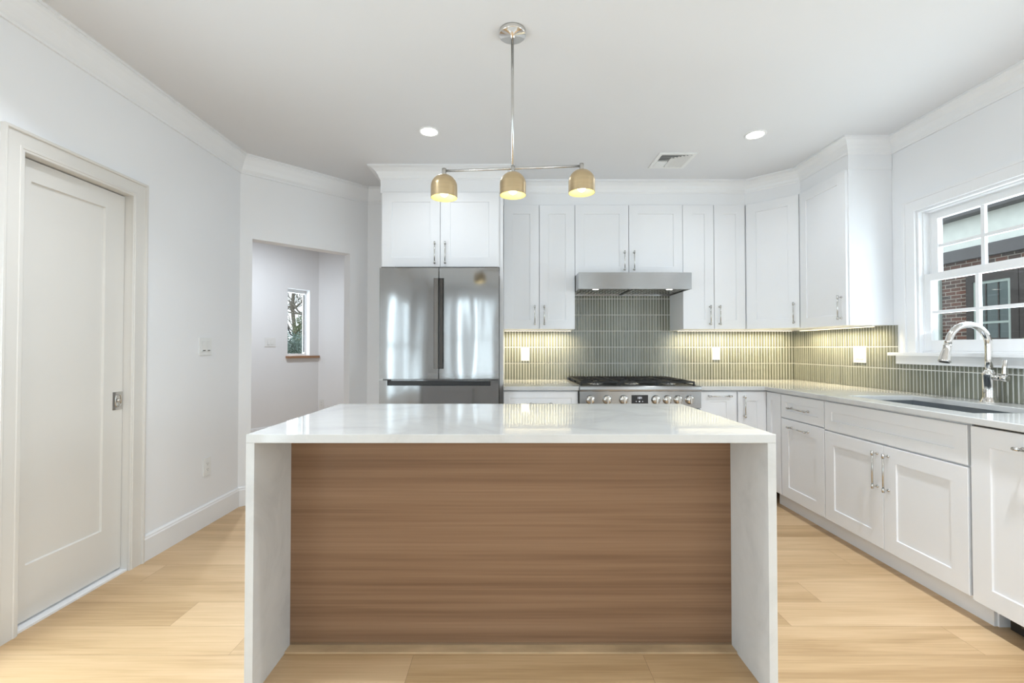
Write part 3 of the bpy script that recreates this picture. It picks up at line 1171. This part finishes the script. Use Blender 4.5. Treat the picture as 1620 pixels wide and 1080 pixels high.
MB().box(SPL - 0.03, 0.0815, DB, SPL + 0.03, 0.0845, DH - 0.013).build('gasket', 'black', fr)
dl = fdoor(0.0, SPL - 0.003, 'R')
dr = fdoor(SPL + 0.003, FW, 'L')
MB().box(SPL - 0.003 - nd + 0.001, 0.004, hz0 + 0.001, SPL - 0.007, 0.049, hz1 - 0.001).build('handle', M('grip_bronze', (0.165, 0.15, 0.138), 0.4, 0.8, var=0.03), dl)
MB().box(SPL + 0.007, 0.004, hz0 + 0.001, SPL + 0.003 + nd - 0.010, 0.049, hz1 - 0.001).build('handle', M('grip_dark', (0.07, 0.062, 0.056), 0.4, 0.8, var=0.03), dr)
m = MB()
FT = 0.956
m.box(0.0, 0, 0.06, FW, 0.08, FT - 0.040)
m.box(0.0, 0, FT - 0.040, 0.062, 0.08, FT)
m.box(FW - 0.062, 0, FT - 0.040, FW, 0.08, FT)
m.box(0.062, 0.06, FT - 0.040, FW - 0.062, 0.08, FT)
fd = m.build('freezer_drawer', 'steel', fr)
MB().box(0.063, 0.012, FT - 0.039, FW - 0.063, 0.059, FT - 0.008).build('handle', 'black', fd)
for x in (0.01, FW - 0.11):
    MB().box(x, 0.01, ftop - 0.011, x + 0.10, 0.16, ftop + 0.010, bev=0.003).build('hinge_cover', 'dark_steel', fr)
MB().box(0.02, 0.09, 0.0, FW - 0.02, 0.70, 0.029).build('base_grille', 'black', fr)

# ------------------------------------------------------------------ range
RX, RY, RW = 0.549, 3.560, 0.950
rg = root('range', 'wide stainless steel gas range with front knobs below the hood', 'stove', (RX, RY, 0))
MB().box(0.004, 0.045, 0.10, RW - 0.004, 0.80, 0.878).build('range_body', 'hood_steel', rg)
m = MB()     # bullnose rim
m.prism([(0.0, 0.864), (-0.004, 0.868), (-0.006, 0.880), (-0.004, 0.899), (0.004, 0.906), (0.060, 0.906), (0.060, 0.864)], 0.0, RW, 'X')
m.build('front_rim', 'hood_steel', rg)
m = MB().box(0.0, 0.004, 0.735, RW, 0.045, 0.8635)
cp = m.build('control_panel', 'hood_steel', rg)
for kx in (0.632, 0.763, 0.892, 1.144, 1.234, 1.318, 1.408):
    x = kx - RX + 0.0
    kb = MB()
    kb.lathe([(0.036, 0), (0.036, 0.004), (0.031, 0.006), (0.031, 0.020), (0.029, 0.026), (0.012, 0.028)], (x, 0.004, 0.800), (0, -1, 0), 28)
    ko = kb.build('knob', 'chrome', cp)
    MB().box(x - 0.007, -0.036, 0.772, x + 0.007, -0.0235, 0.828, bev=0.002).build('grip', 'nickel', ko)
x0 = 0.954 - RX
ds = MB().box(x0, 0.0005, 0.770, x0 + 0.129, 0.0055, 0.836, bev=0.001).build('display', 'black', cp)
SEG = {'1': 'bc', '0': 'abcdef', '4': 'bcfg'}
m = MB()
gx = x0 + 0.043
gw, gh, gt = 0.0075, 0.016, 0.0018
gz = 0.806
for ch in '1:04':
    if ch == ':':
        for q in (0.005, 0.0115):
            m.box(gx, -0.0005, gz + q, gx + gt, 0.0004, gz + q + gt)
        gx += 0.005
        continue
    h2 = gh / 2
    seg = {'a': (0, gh - gt, gw, gh), 'd': (0, 0, gw, gt), 'g': (0, h2 - gt / 2, gw, h2 + gt / 2), 'b': (gw - gt, h2, gw, gh), 'c': (gw - gt, 0, gw, h2), 'f': (0, h2, gt, gh), 'e': (0, 0, gt, h2)}
    for s_ in SEG[ch]:
        u0, v0, u1, v1 = seg[s_]
        m.box(gx + u0, -0.0005, gz + v0, gx + u1, 0.0004, gz + v1)
    gx += gw + 0.004
for q in (0.036, 0.061, 0.086):
    m.lathe([(0.003 if q != 0.061 else 0.005, 0), (0.002, 0.0008)], (x0 + q, 0.0004, 0.786), (0, -1, 0), 10)
m.build('clock_digits', 'glyph', ds)
od = MB().box(0.004, 0.008, 0.190, RW - 0.004, 0.044, 0.725, bev=0.004).build('oven_door', 'hood_steel', rg)
m = MB()
m.cyl((0.06, -0.048, 0.670), (RW - 0.06, -0.048, 0.670), 0.012, 16)
for x in (0.085, RW - 0.085):
    m.cyl((x, -0.048, 0.670), (x, 0.009, 0.670), 0.009, 12)
m.build('handle', 'hood_steel', od)
MB().box(0.16, 0.0065, 0.30, RW - 0.16, 0.0095, 0.58).build('oven_glass', 'dark_glass', od)
MB().box(0.004, 0.05, 0.0, RW - 0.004, 0.07, 0.185).build('kick_panel', 'dark_steel', rg)
m = MB().box(0.0, 0.060, 0.879, RW, 0.800, 0.898)
m.box(0.0, 0.060, 0.898, 0.012, 0.800, 0.908)
m.box(RW - 0.012, 0.060, 0.898, RW, 0.800, 0.908)
m.box(0.0, 0.770, 0.898, RW, 0.800, 0.925)
m.box(0.014, 0.064, 0.8982, RW - 0.014, 0.768, 0.9005, mi=1)
m.build('cooktop', ['hood_steel', 'black'], rg)
for gi in range(3):
    g0 = 0.016 + gi * 0.306
    g1 = g0 + 0.304
    m = MB()
    zt0, zt1 = 0.924, 0.937
    b = 0.0065
    for x in (g0 + b, g1 - b):
        m.box(x - b, 0.075, zt0, x + b, 0.760, zt1, bev=0.002)
    for y in (0.082, 0.417, 0.753):
        m.box(g0, y - b, zt0, g1, y + b, zt1, bev=0.002)
    cx = (g0 + g1) / 2
    for cy in (0.25, 0.585):
        for a in range(8):
            th = a * math.pi / 4
            ux, uy = math.cos(th), math.sin(th)
            kx = min(abs((0.146) / ux) if abs(ux) > 1e-6 else 9, abs(0.165 / uy) if abs(uy) > 1e-6 else 9)
            p0 = Vector((cx + ux * 0.035, cy + uy * 0.035, 0.933))
            p1 = Vector((cx + ux * kx, cy + uy * kx, 0.931))
            m.tube([p0, (p0 + p1) / 2, p1], 0.0055, 6)
    for x in (g0 + b, g1 - b):
        for y in (0.082, 0.417, 0.753):
            m.box(x - b, y - b, 0.9006, x + b, y + b, zt0)
    m.build('grate', 'iron', rg)
    for cy in (0.25, 0.585):
        bo = MB().lathe([(0.060, 0), (0.060, 0.006), (0.050, 0.010), (0.042, 0.012), (0.042, 0.016)], (cx, cy, 0.9006), seg=24).build('burner', 'nickel', rg)
        MB().lathe([(0.040, 0), (0.042, 0.003), (0.040, 0.008), (0.010, 0.009)], (cx, cy, 0.9168), seg=24).build('burner_cap', 'iron', bo)

# ------------------------------------------------------------------ range hood
hd = root('range_hood', 'wide stainless steel under-cabinet hood above the range', 'range hood', (0.588, 3.863, 1.705))
HW, HD, HH = 0.962, YB - 3.863 - 0.012, 0.142
m = MB()
m.box(0.0, 0.0, 0.0, HW, 0.012, HH)
m.box(0.0, 0.012, 0.0, 0.010, HD, HH)
m.box(HW - 0.010, 0.012, 0.0, HW, HD, HH)
m.box(0.010, 0.012, HH - 0.010, HW - 0.010, HD, HH)
m.box(0.010, HD - 0.012, 0.0, HW - 0.010, HD, HH - 0.010)
m.build('hood_shell', 'hood_steel', hd)
m = MB()
m.box(0.010, 0.012, 0.006, HW - 0.010, 0.095, 0.012)
m.box(HW / 2 - 0.014, 0.095, 0.006, HW / 2 + 0.014, HD - 0.012, 0.012)
m.build('lamp_bar', 'dark_steel', hd)
for a, b in ((0.012, HW / 2 - 0.016), (HW / 2 + 0.016, HW - 0.012)):
    m = MB()
    nb = 12
    for i in range(nb):
        x = a + (b - a) * (i + 0.15) / nb
        m.box(x, 0.098, 0.010, x + (b - a) / nb * 0.62, HD - 0.016, 0.016)
    m.box(a, 0.098, 0.0165, b, HD - 0.016, 0.030)
    m.build('filter', 'nickel', hd)
for x in (0.155, 0.790):
    lo = MB().lathe([(0.026, 0), (0.026, -0.003), (0.023, -0.004)], (x, 0.052, 0.0058), seg=20).build('hood_lamp', 'hoodlamp', hd)
m = MB()
for i in range(4):
    m.lathe([(0.008, 0), (0.008, -0.004)], (HW / 2 - 0.045 + i * 0.03, 0.052, 0.0058), seg=12)
m.build('button_row', 'black', hd)

# ------------------------------------------------------------------ kitchen island
X0, X1, IY0, IY1 = -0.914, 0.925, 1.584, 2.457
isl = root('kitchen_island', 'large island with white waterfall quartz top and brown oak front panel', 'kitchen island', (0, IY0, 0))
D = IY1 - IY0
TQ = 0.0287
MB().box(X0, 0, CT, X1, D, WT, bev=0.0015).build('countertop', 'quartz', isl)
MB().box(X0, 0.0003, 0, X0 + TQ, D - 0.0003, CT - 0.0002, bev=0.0).build('side_panel', 'quartz', isl)
MB().box(X1 - TQ, 0.0003, 0, X1, D - 0.0003, CT - 0.0002, bev=0.0).build('side_panel', 'quartz', isl)
px0, px1 = X0 + TQ + 0.0005, X1 - TQ - 0.0005
PY = 1.853 - IY0
MB().box(px0, PY, 0.016, px1, PY + 0.018, CT - 0.0005).build('front_panel', 'panel', isl)
MB().box(px0, PY + 0.019, 0.010, px1, D - 0.030, CT - 0.0005).build('cabinet_body', 'cab', isl)
wd = (px1 - px0) / 3
for i in range(3):
    dr_ = panel_mesh(wd - 0.004, CT - 0.13, 0.08).build('door', 'cab', isl, (px0 + (i + 1) * wd - 0.002, D - 0.0294, 0.115), (0, 0, math.pi))
    handle(dr_, 0.045, CT - 0.13 - 0.14, 0.176)
MB().box(px0, PY - 0.045, 0.0002, px1, PY - 0.0005, 0.007).build('base_strip', M('strip_oak', (0.52, 0.37, 0.22), 0.5, var=0.2, scale=5, stretch=(1, 3, 1)), isl)
MB().box(px0, PY - 0.0004, 0.0002, px1, PY + 0.10, 0.0155).build('plinth', 'gap', isl)

# ------------------------------------------------------------------ pendant light over the island
PYD = 2.118
pn = root('pendant_light', 'three-shade pendant on a nickel bar hanging over the island', 'pendant light', (0.014, PYD, CEIL))
MB().lathe([(0.0635, -0.0003), (0.0635, -0.018), (0.0615, -0.021), (0.012, -0.022), (0.010, -0.032), (0.007, -0.034)], seg=40).build('canopy', 'chrome', pn)
AZ = 2.045 - CEIL
MB().cyl((0, 0, -0.030), (0, 0, AZ), 0.0065, 16).build('rod', 'nickel', pn)
tilt = R(2.1)
arm_c = Vector((0.002, 0, AZ - 0.003))
ax = Vector((math.cos(tilt), 0, math.sin(tilt)))
MB().cyl(arm_c - ax * 0.322, arm_c + ax * 0.322, 0.0060, 14).build('arm', 'nickel', pn)
for s in (-1, 0, 1):
    c = arm_c + ax * (s * 0.322)
    pr = [(0.0065, 0.012), (0.0105, 0.011), (0.0105, -0.012), (0.013, -0.016), (0.013, -0.024)]
    ho = MB().lathe(pr, c, seg=20).build('shade_holder', 'nickel', pn)
    top = c + Vector((0, 0, -0.017))
    R0, HS, hc_ = 0.0615, 0.110, 0.058
    prof = []
    for i in range(13):
        a = math.pi / 2 * i / 12
        prof.append((max(0.010, R0 * math.sin(a)), -hc_ * (1 - math.cos(a)) - 0.0002))
    prof.append((R0, -HS))
    so = MB().lathe(prof, top, seg=40, cap=False).build('lamp_shade', 'brass', pn)
    inner = [(max(0.006, r_ - 0.0016), h_ - 0.0016) for r_, h_ in prof[:-1]] + [(R0 - 0.0016, -HS)]
    inner.append((R0, -HS - 0.0001))
    MB().lathe(inner, top, seg=40, cap=False).build('shade_lining', 'shade_in', so)
    MB().lathe([(0.013, -0.004), (0.013, -0.045), (0.009, -0.049)], top, seg=18).build('socket', 'nickel', so)
    MB().lathe([(0.008, -0.047), (0.012, -0.058), (0.018, -0.072), (0.020, -0.083), (0.018, -0.094), (0.011, -0.102), (0.003, -0.105)], top, seg=20).build('bulb', 'bulb', so)

# ------------------------------------------------------------------ recessed downlights (two in view, the rest unseen; near-left and hallway ones added for light)
def downlight(x, y, label, power=2.4, group=None, beam=R(150)):
    r = root('recessed_light', label, 'ceiling light', (x, y, CEIL), group=group)
    MB().lathe([(0.070, -0.0004), (0.070, -0.004), (0.066, -0.006), (0.056, -0.004), (0.054, -0.0006)], seg=36, cap=False).build('trim_ring', 'plastic', r)
    MB().lathe([(0.0545, -0.0006), (0.0535, -0.0030)], seg=32).build('lens', 'lens', r)
    l = area('lamp', (0, 0, -0.012), (0, 0, 0), 0.1, 0.1, power, (0.86, 0.935, 1.0), r, beam)
    l.data.shape = 'DISK'
    return r


downlight(-0.552, 3.106, 'recessed ceiling light left of the pendant, above the refrigerator')
downlight(1.715, 3.152, 'recessed ceiling light on the right, above the sink corner')
for i, (x, y) in enumerate(((-1.30, 1.45), (1.715, 1.45), (-0.552, -0.9), (1.715, -0.9))):  # near-left one stands off the grid, added to light the left side
    pw_ = (9.5 if x < 0 else 17) if y > 0 else 7
    downlight(x, y, 'unseen recessed ceiling light', beam=R(125), power=pw_, group='recessed lights behind the viewer')
hl = downlight(-2.55, 5.15, 'unseen ceiling light added to brighten the hallway beyond the opening', 21, beam=R(180))  # lamp made up to brighten the hallway, out of view

# ------------------------------------------------------------------ ceiling air register
vt = root('air_vent', 'square white ceiling air register above the range', 'vent', (1.288, 3.584, CEIL))
vw = 0.145
m = MB()
for (x0, y0, x1, y1) in ((-vw, -vw, vw, -vw + 0.028), (-vw, vw - 0.028, vw, vw), (-vw, -vw + 0.028, -vw + 0.028, vw - 0.028), (vw - 0.028, -vw + 0.028, vw, vw - 0.028)):
    m.box(x0, y0, -0.008, x1, y1, -0.0003, bev=0.002)
m.build('frame', 'plastic', vt)
MB().box(-vw + 0.027, -vw + 0.027, -0.0012, vw - 0.027, vw - 0.027, -0.0003).build('backing', 'vent_dark', vt)
q = vw - 0.029
for i in range(6):      # blades throwing to the right
    x = q - 0.012 - i * 0.023
    y0 = -q + i * 0.012
    m = MB()
    m.prism([(x - 0.013, -0.0016), (x + 0.008, -0.012), (x + 0.0095, -0.0112), (x - 0.0115, -0.0014)], y0, q, 'Y')
    m.build('slat', 'plastic', vt)
for i in range(4):      # blades throwing to the near side
    y = -q + 0.010 + i * 0.030
    m = MB()
    m.prism([(y + 0.014, -0.0016), (y - 0.008, -0.011), (y - 0.0095, -0.0102), (y + 0.0125, -0.0014)], -q, q - 0.055 - i * 0.032, 'X')
    m.build('slat', 'plastic', vt)
MB().box(-q, 0.012, -0.010, q - 0.150, q, -0.0014).build('deflector', 'plastic', vt)


# ------------------------------------------------------------------ outlets and switches (local: x right, front at -y)
def plate(name, label, cat, loc, rz, w, h, style):
    r = root(name, label, cat, loc, rz)
    MB().box(-w / 2, -0.0065, -h / 2, w / 2, -0.0004, h / 2, bev=0.0018).build('cover_plate', 'plastic', r)
    if style == 'outlet':
        m = MB().box(-0.017, -0.0085, -0.034, 0.017, -0.0064, 0.034, bev=0.001)
        m.build('insert', 'plastic', r)
        for zc in (-0.019, 0.019):
            m = MB()
            m.box(-0.0075, -0.0088, zc - 0.002, -0.0055, -0.0084, zc + 0.007)
            m.box(0.0055, -0.0088, zc - 0.002, 0.0075, -0.0084, zc + 0.006)
            m.box(-0.0022, -0.0088, zc - 0.010, 0.0022, -0.0084, zc - 0.006)
            m.build('socket_slots', 'slot', r)
    else:
        xs = {'switch1': [0], 'switch2': [-0.0235, 0.0235]}[style]
        for x in xs:
            MB().box(x - 0.0165, -0.0072, -0.0335, x + 0.0165, -0.0064, 0.0335).build('seam', 'plate_slot', r)
            m = MB()
            m.prism([(-0.0070, -0.0325), (-0.0120, -0.0325), (-0.0085, 0.0325), (-0.0070, 0.0325)], x - 0.0155, x + 0.0155, 'X')
            m.build('rocker', 'plastic', r)
            if label.startswith('white double rocker'):
                MB().box(x - 0.012, -0.0135, -0.029, x + 0.012, -0.0105, -0.024).build('slider', 'slot', r)
    return r


TF = 0.0096
plate('outlet', 'white outlet on the green tiles between refrigerator and range', 'outlet', (0.1520, YB - TF, 1.144), 0, 0.078, 0.124, 'outlet')
plate('outlet', 'white outlet on the green tiles right of the range', 'outlet', (1.985, YB - TF, 1.152), 0, 0.072, 0.122, 'outlet')
plate('light_switch', 'white square switch plate on the green tiles beside the sink window', 'switch', (XR - TF, 3.545, 1.153), R(-90), 0.128, 0.128, 'switch2')
plate('light_switch', 'white double rocker switch on the left wall beyond the door', 'switch', (XL, 3.085, 1.213), R(90), 0.122, 0.118, 'switch2')
plate('outlet', 'white outlet low on the left wall above the baseboard', 'outlet', (XL, 3.115, 0.396), R(90), 0.076, 0.122, 'outlet')
hs = hall(0.215)
plate('light_switch', 'white switch plate on the hallway wall left of the narrow window', 'switch', (hs[0], hs[1], 1.285), math.atan2(HA.y, HA.x), 0.150, 0.125, 'switch2')
plate('outlet', 'white outlet low on the hallway wall below the narrow window', 'outlet', (hc[0] + 0.052, hc[1], 0.38), 0, 0.076, 0.122, 'outlet')


# ------------------------------------------------------------------ under-cabinet light strips
def strip(label, loc, rz, length, power):
    r = root('led_strip', label, 'light strip', loc, rz)
    MB().box(0, -0.010, -0.008, length, 0.010, -0.0003).build('channel', 'plastic', r)
    MB().box(0.004, -0.007, -0.0115, length - 0.004, 0.007, -0.0082).build('diffuser', 'led', r)
    area('lamp', (length / 2, 0, -0.016), (R(12), 0, 0), length - 0.02, 0.012, power * 1.2, (1.0, 0.86, 0.56), r, R(150))
    return r


strip('warm light strip under the cabinet between refrigerator and hood', (-0.047, YB - 0.12, 1.372), 0, 0.625, 1.92)
strip('warm light strip under the cabinets right of the hood', (1.575, YB - 0.12, 1.372), 0, 1.07, 3.00)
strip('warm light strip under the cabinet nearest the sink window', (XR - 0.12, 4.10, 1.366), R(-90), 0.83, 2.52)

# ------------------------------------------------------------------ outside: neighbouring house, ground, trees
gr = MB().box(-30, -15, -0.62, 30, 30, -0.5).build('ground', 'soil')
struct(gr)
HX = 9.0
nh = root('neighbouring_house', 'brick house with pale upper storey seen through the sink window', 'house', (HX, 4, -0.5))
yz = lambda y: y - 4
m = MB()
m.box(0, yz(-6), 0, 0.4, yz(12), 3.43)
m.build('brick_wall', 'brick', nh)
MB().box(-0.10, yz(-6), 3.43, 0.4, yz(12), 3.66).build('band', 'band', nh)
MB().box(0.02, yz(-6), 3.66, 0.4, yz(12), 4.50).build('upper_wall', 'stucco', nh)
MB().box(-0.22, yz(-6.2), 4.275, 0.6, yz(12.2), 4.60).build('eave', 'band', nh)
MB().prism([(-0.25, 4.60), (4.0, 6.6), (4.0, 4.60)], yz(-6.2), yz(12.2), 'Y').build('roof', 'band', nh)
MB().box(-0.05, yz(9.45), 0, -0.001, yz(9.66), 3.42).build('corner_board', 'pale_trim', nh)
MB().box(-0.03, yz(9.66), 0, -0.001, yz(12), 3.42).build('siding', 'pale_trim', nh)


def nwin(y0, y1):
    z0, z1 = 1.35, 3.10
    m = MB()
    f = 0.13
    m.box(-0.06, yz(y0), z0, -0.001, yz(y0) + f, z1)
    m.box(-0.06, yz(y1) - f, z0, -0.001, yz(y1), z1)
    m.box(-0.06, yz(y0) + f, z1 - f, -0.001, yz(y1) - f, z1)
    m.box(-0.09, yz(y0) - 0.03, z0 - 0.05, -0.001, yz(y1) + 0.03, z0 + 0.05)
    o = m.build('window', 'brown', nh)
    m = MB()
    a, b, c, d = yz(y0) + f, yz(y1) - f, z0 + 0.05, z1 - f
    s = 0.05
    for q in ((a, c, a + s, d), (b - s, c, b, d), (a + s, c, b - s, c + s), (a + s, d - s, b - s, d), (a + s, (c + d) / 2 - 0.02, b - s, (c + d) / 2 + 0.02)):
        m.box(-0.045, q[0], q[1], -0.015, q[2], q[3])
    for k in (1, 2):
        y = a + (b - a) * k / 3
        m.box(-0.038, y - 0.012, c, -0.022, y + 0.012, d, mi=1)
    for z in ((c + d) / 2 + 0.30, (c + d) / 2 - 0.30):
        m.box(-0.037, a + s, z - 0.012, -0.023, b - s, z + 0.012, mi=1)
    m.build('sash', ['pale_trim', 'brown'], o)
    MB().box(-0.030, a, c, -0.026, b, d).build('pane', 'dark_glass', o)


nwin(7.98, 8.90)
nwin(7.04, 7.97)
nwin(6.10, 7.03)
sh = root('shrub', 'small green shrub below the neighbouring brick house', 'shrub', (8.2, 7.35, -0.5))


def leaf_ball(m, c, rad, n, size, rng, flat=1.0):
    for _ in range(n):
        d = Vector((rng.gauss(0, 1), rng.gauss(0, 1), rng.gauss(0, 1))).normalized() * rad * rng.random() ** 0.5
        p = Vector(c) + Vector((d.x, d.y, d.z * flat))
        u = Vector((rng.gauss(0, 1), rng.gauss(0, 1), rng.gauss(0, 1))).normalized()
        v = u.orthogonal().normalized()
        w = u.cross(v) * 0.02 * size
        a = size * rng.uniform(0.6, 1.2)
        f = [p - v * a, p + u.cross(v) * a * 0.35 + u * a * 0.1, p + v * a, p - u.cross(v) * a * 0.35 - u * a * 0.1]
        m.bm.faces.new([m.bm.verts.new(q_) for q_ in f])


rng = random.Random(3)
m = MB()
for i in range(8):
    leaf_ball(m, (rng.uniform(-0.3, 0.3), rng.uniform(-0.4, 0.4), 0.5 + rng.uniform(0, 1.15)), 0.28, 160, 0.06, rng)
m.build('foliage', 'leaf', sh)
m = MB()
for i in range(5):
    m.tube([(0, 0, 0), (rng.uniform(-0.1, 0.1), rng.uniform(-0.1, 0.1), 0.5), (rng.uniform(-0.3, 0.3), rng.uniform(-0.3, 0.3), 1.2)], [0.02, 0.015, 0.006], 6)
m.build('stem', 'bark', sh)


def bare_tree(loc, seed, h, lean, label):
    rr = random.Random(seed)
    r = root('bare_tree', label, 'tree', loc)
    m = MB()
    trunk = [Vector((lean * (i / 8) ** 1.4 + rr.uniform(-0.05, 0.05), rr.uniform(-0.05, 0.05), h * i / 8)) for i in range(9)]
    m.tube(trunk, [0.11 * (1 - i / 10) for i in range(9)], 10)
    m.build('trunk', 'bark', r)
    m = MB()

    def branch(p, d, L, rad, depth):
        pts = [p]
        q = p.copy()
        dd = d.copy()
        for i in range(5):
            dd = (dd + Vector((rr.gauss(0, 0.22), rr.gauss(0, 0.22), rr.gauss(0.06, 0.16)))).normalized()
            q = q + dd * L / 5
            pts.append(q.copy())
        m.tube(pts, [rad * (1 - i / 7) for i in range(6)], 6)
        if depth > 0:
            for k_ in range(4):
                i = rr.randint(1, 5)
                nd_ = (dd + Vector((rr.gauss(0, 0.8), rr.gauss(0, 0.8), rr.gauss(0.1, 0.5)))).normalized()
                branch(pts[i], nd_, L * 0.55, rad * 0.5, depth - 1)
    for i in range(18):
        t_ = rr.uniform(0.25, 0.98)
        p = trunk[int(t_ * 8)]
        a = rr.uniform(0, 6.28)
        branch(p.copy(), Vector((math.cos(a), math.sin(a), rr.uniform(0.0, 0.7))).normalized(), rr.uniform(1.2, 2.2), 0.036, 2)
    m.build('branches', 'bark', r)
    return r


bare_tree((-6.95, 15.2, -0.5), 11, 7.5, 0.5, 'bare branching tree nearest the narrow hallway window')
bare_tree((-9.3, 19.8, -0.5), 5, 9.0, -0.4, 'farther bare tree behind the hallway window')


def bush(loc, seed, h, rad, mat, label):
    rr = random.Random(seed)
    r = root('evergreen_shrub', label, 'shrub', loc)
    m = MB()
    for i in range(34):
        t_ = i / 33
        a = rr.uniform(0, 6.28)
        q = rad * (1 - 0.65 * t_) * rr.uniform(0.3, 1.0)
        leaf_ball(m, (q * math.cos(a), q * math.sin(a), 0.25 + t_ * h), 0.30, 330, 0.036, rr)
    m.build('foliage', mat, r)
    MB().tube([(0, 0, 0), (0.02, 0, h * 0.5), (0, 0.02, h)], [0.06, 0.04, 0.01], 8).build('stem', 'bark', r)


bush((-4.95, 10.3, -0.5), 2, 1.60, 0.7, 'leaf2', 'blue-green shrub low in the narrow hallway window')
bush((-5.25, 11.9, -0.5), 4, 2.2, 0.6, 'leaf', 'dark green conical shrub behind the blue-green shrub outside')
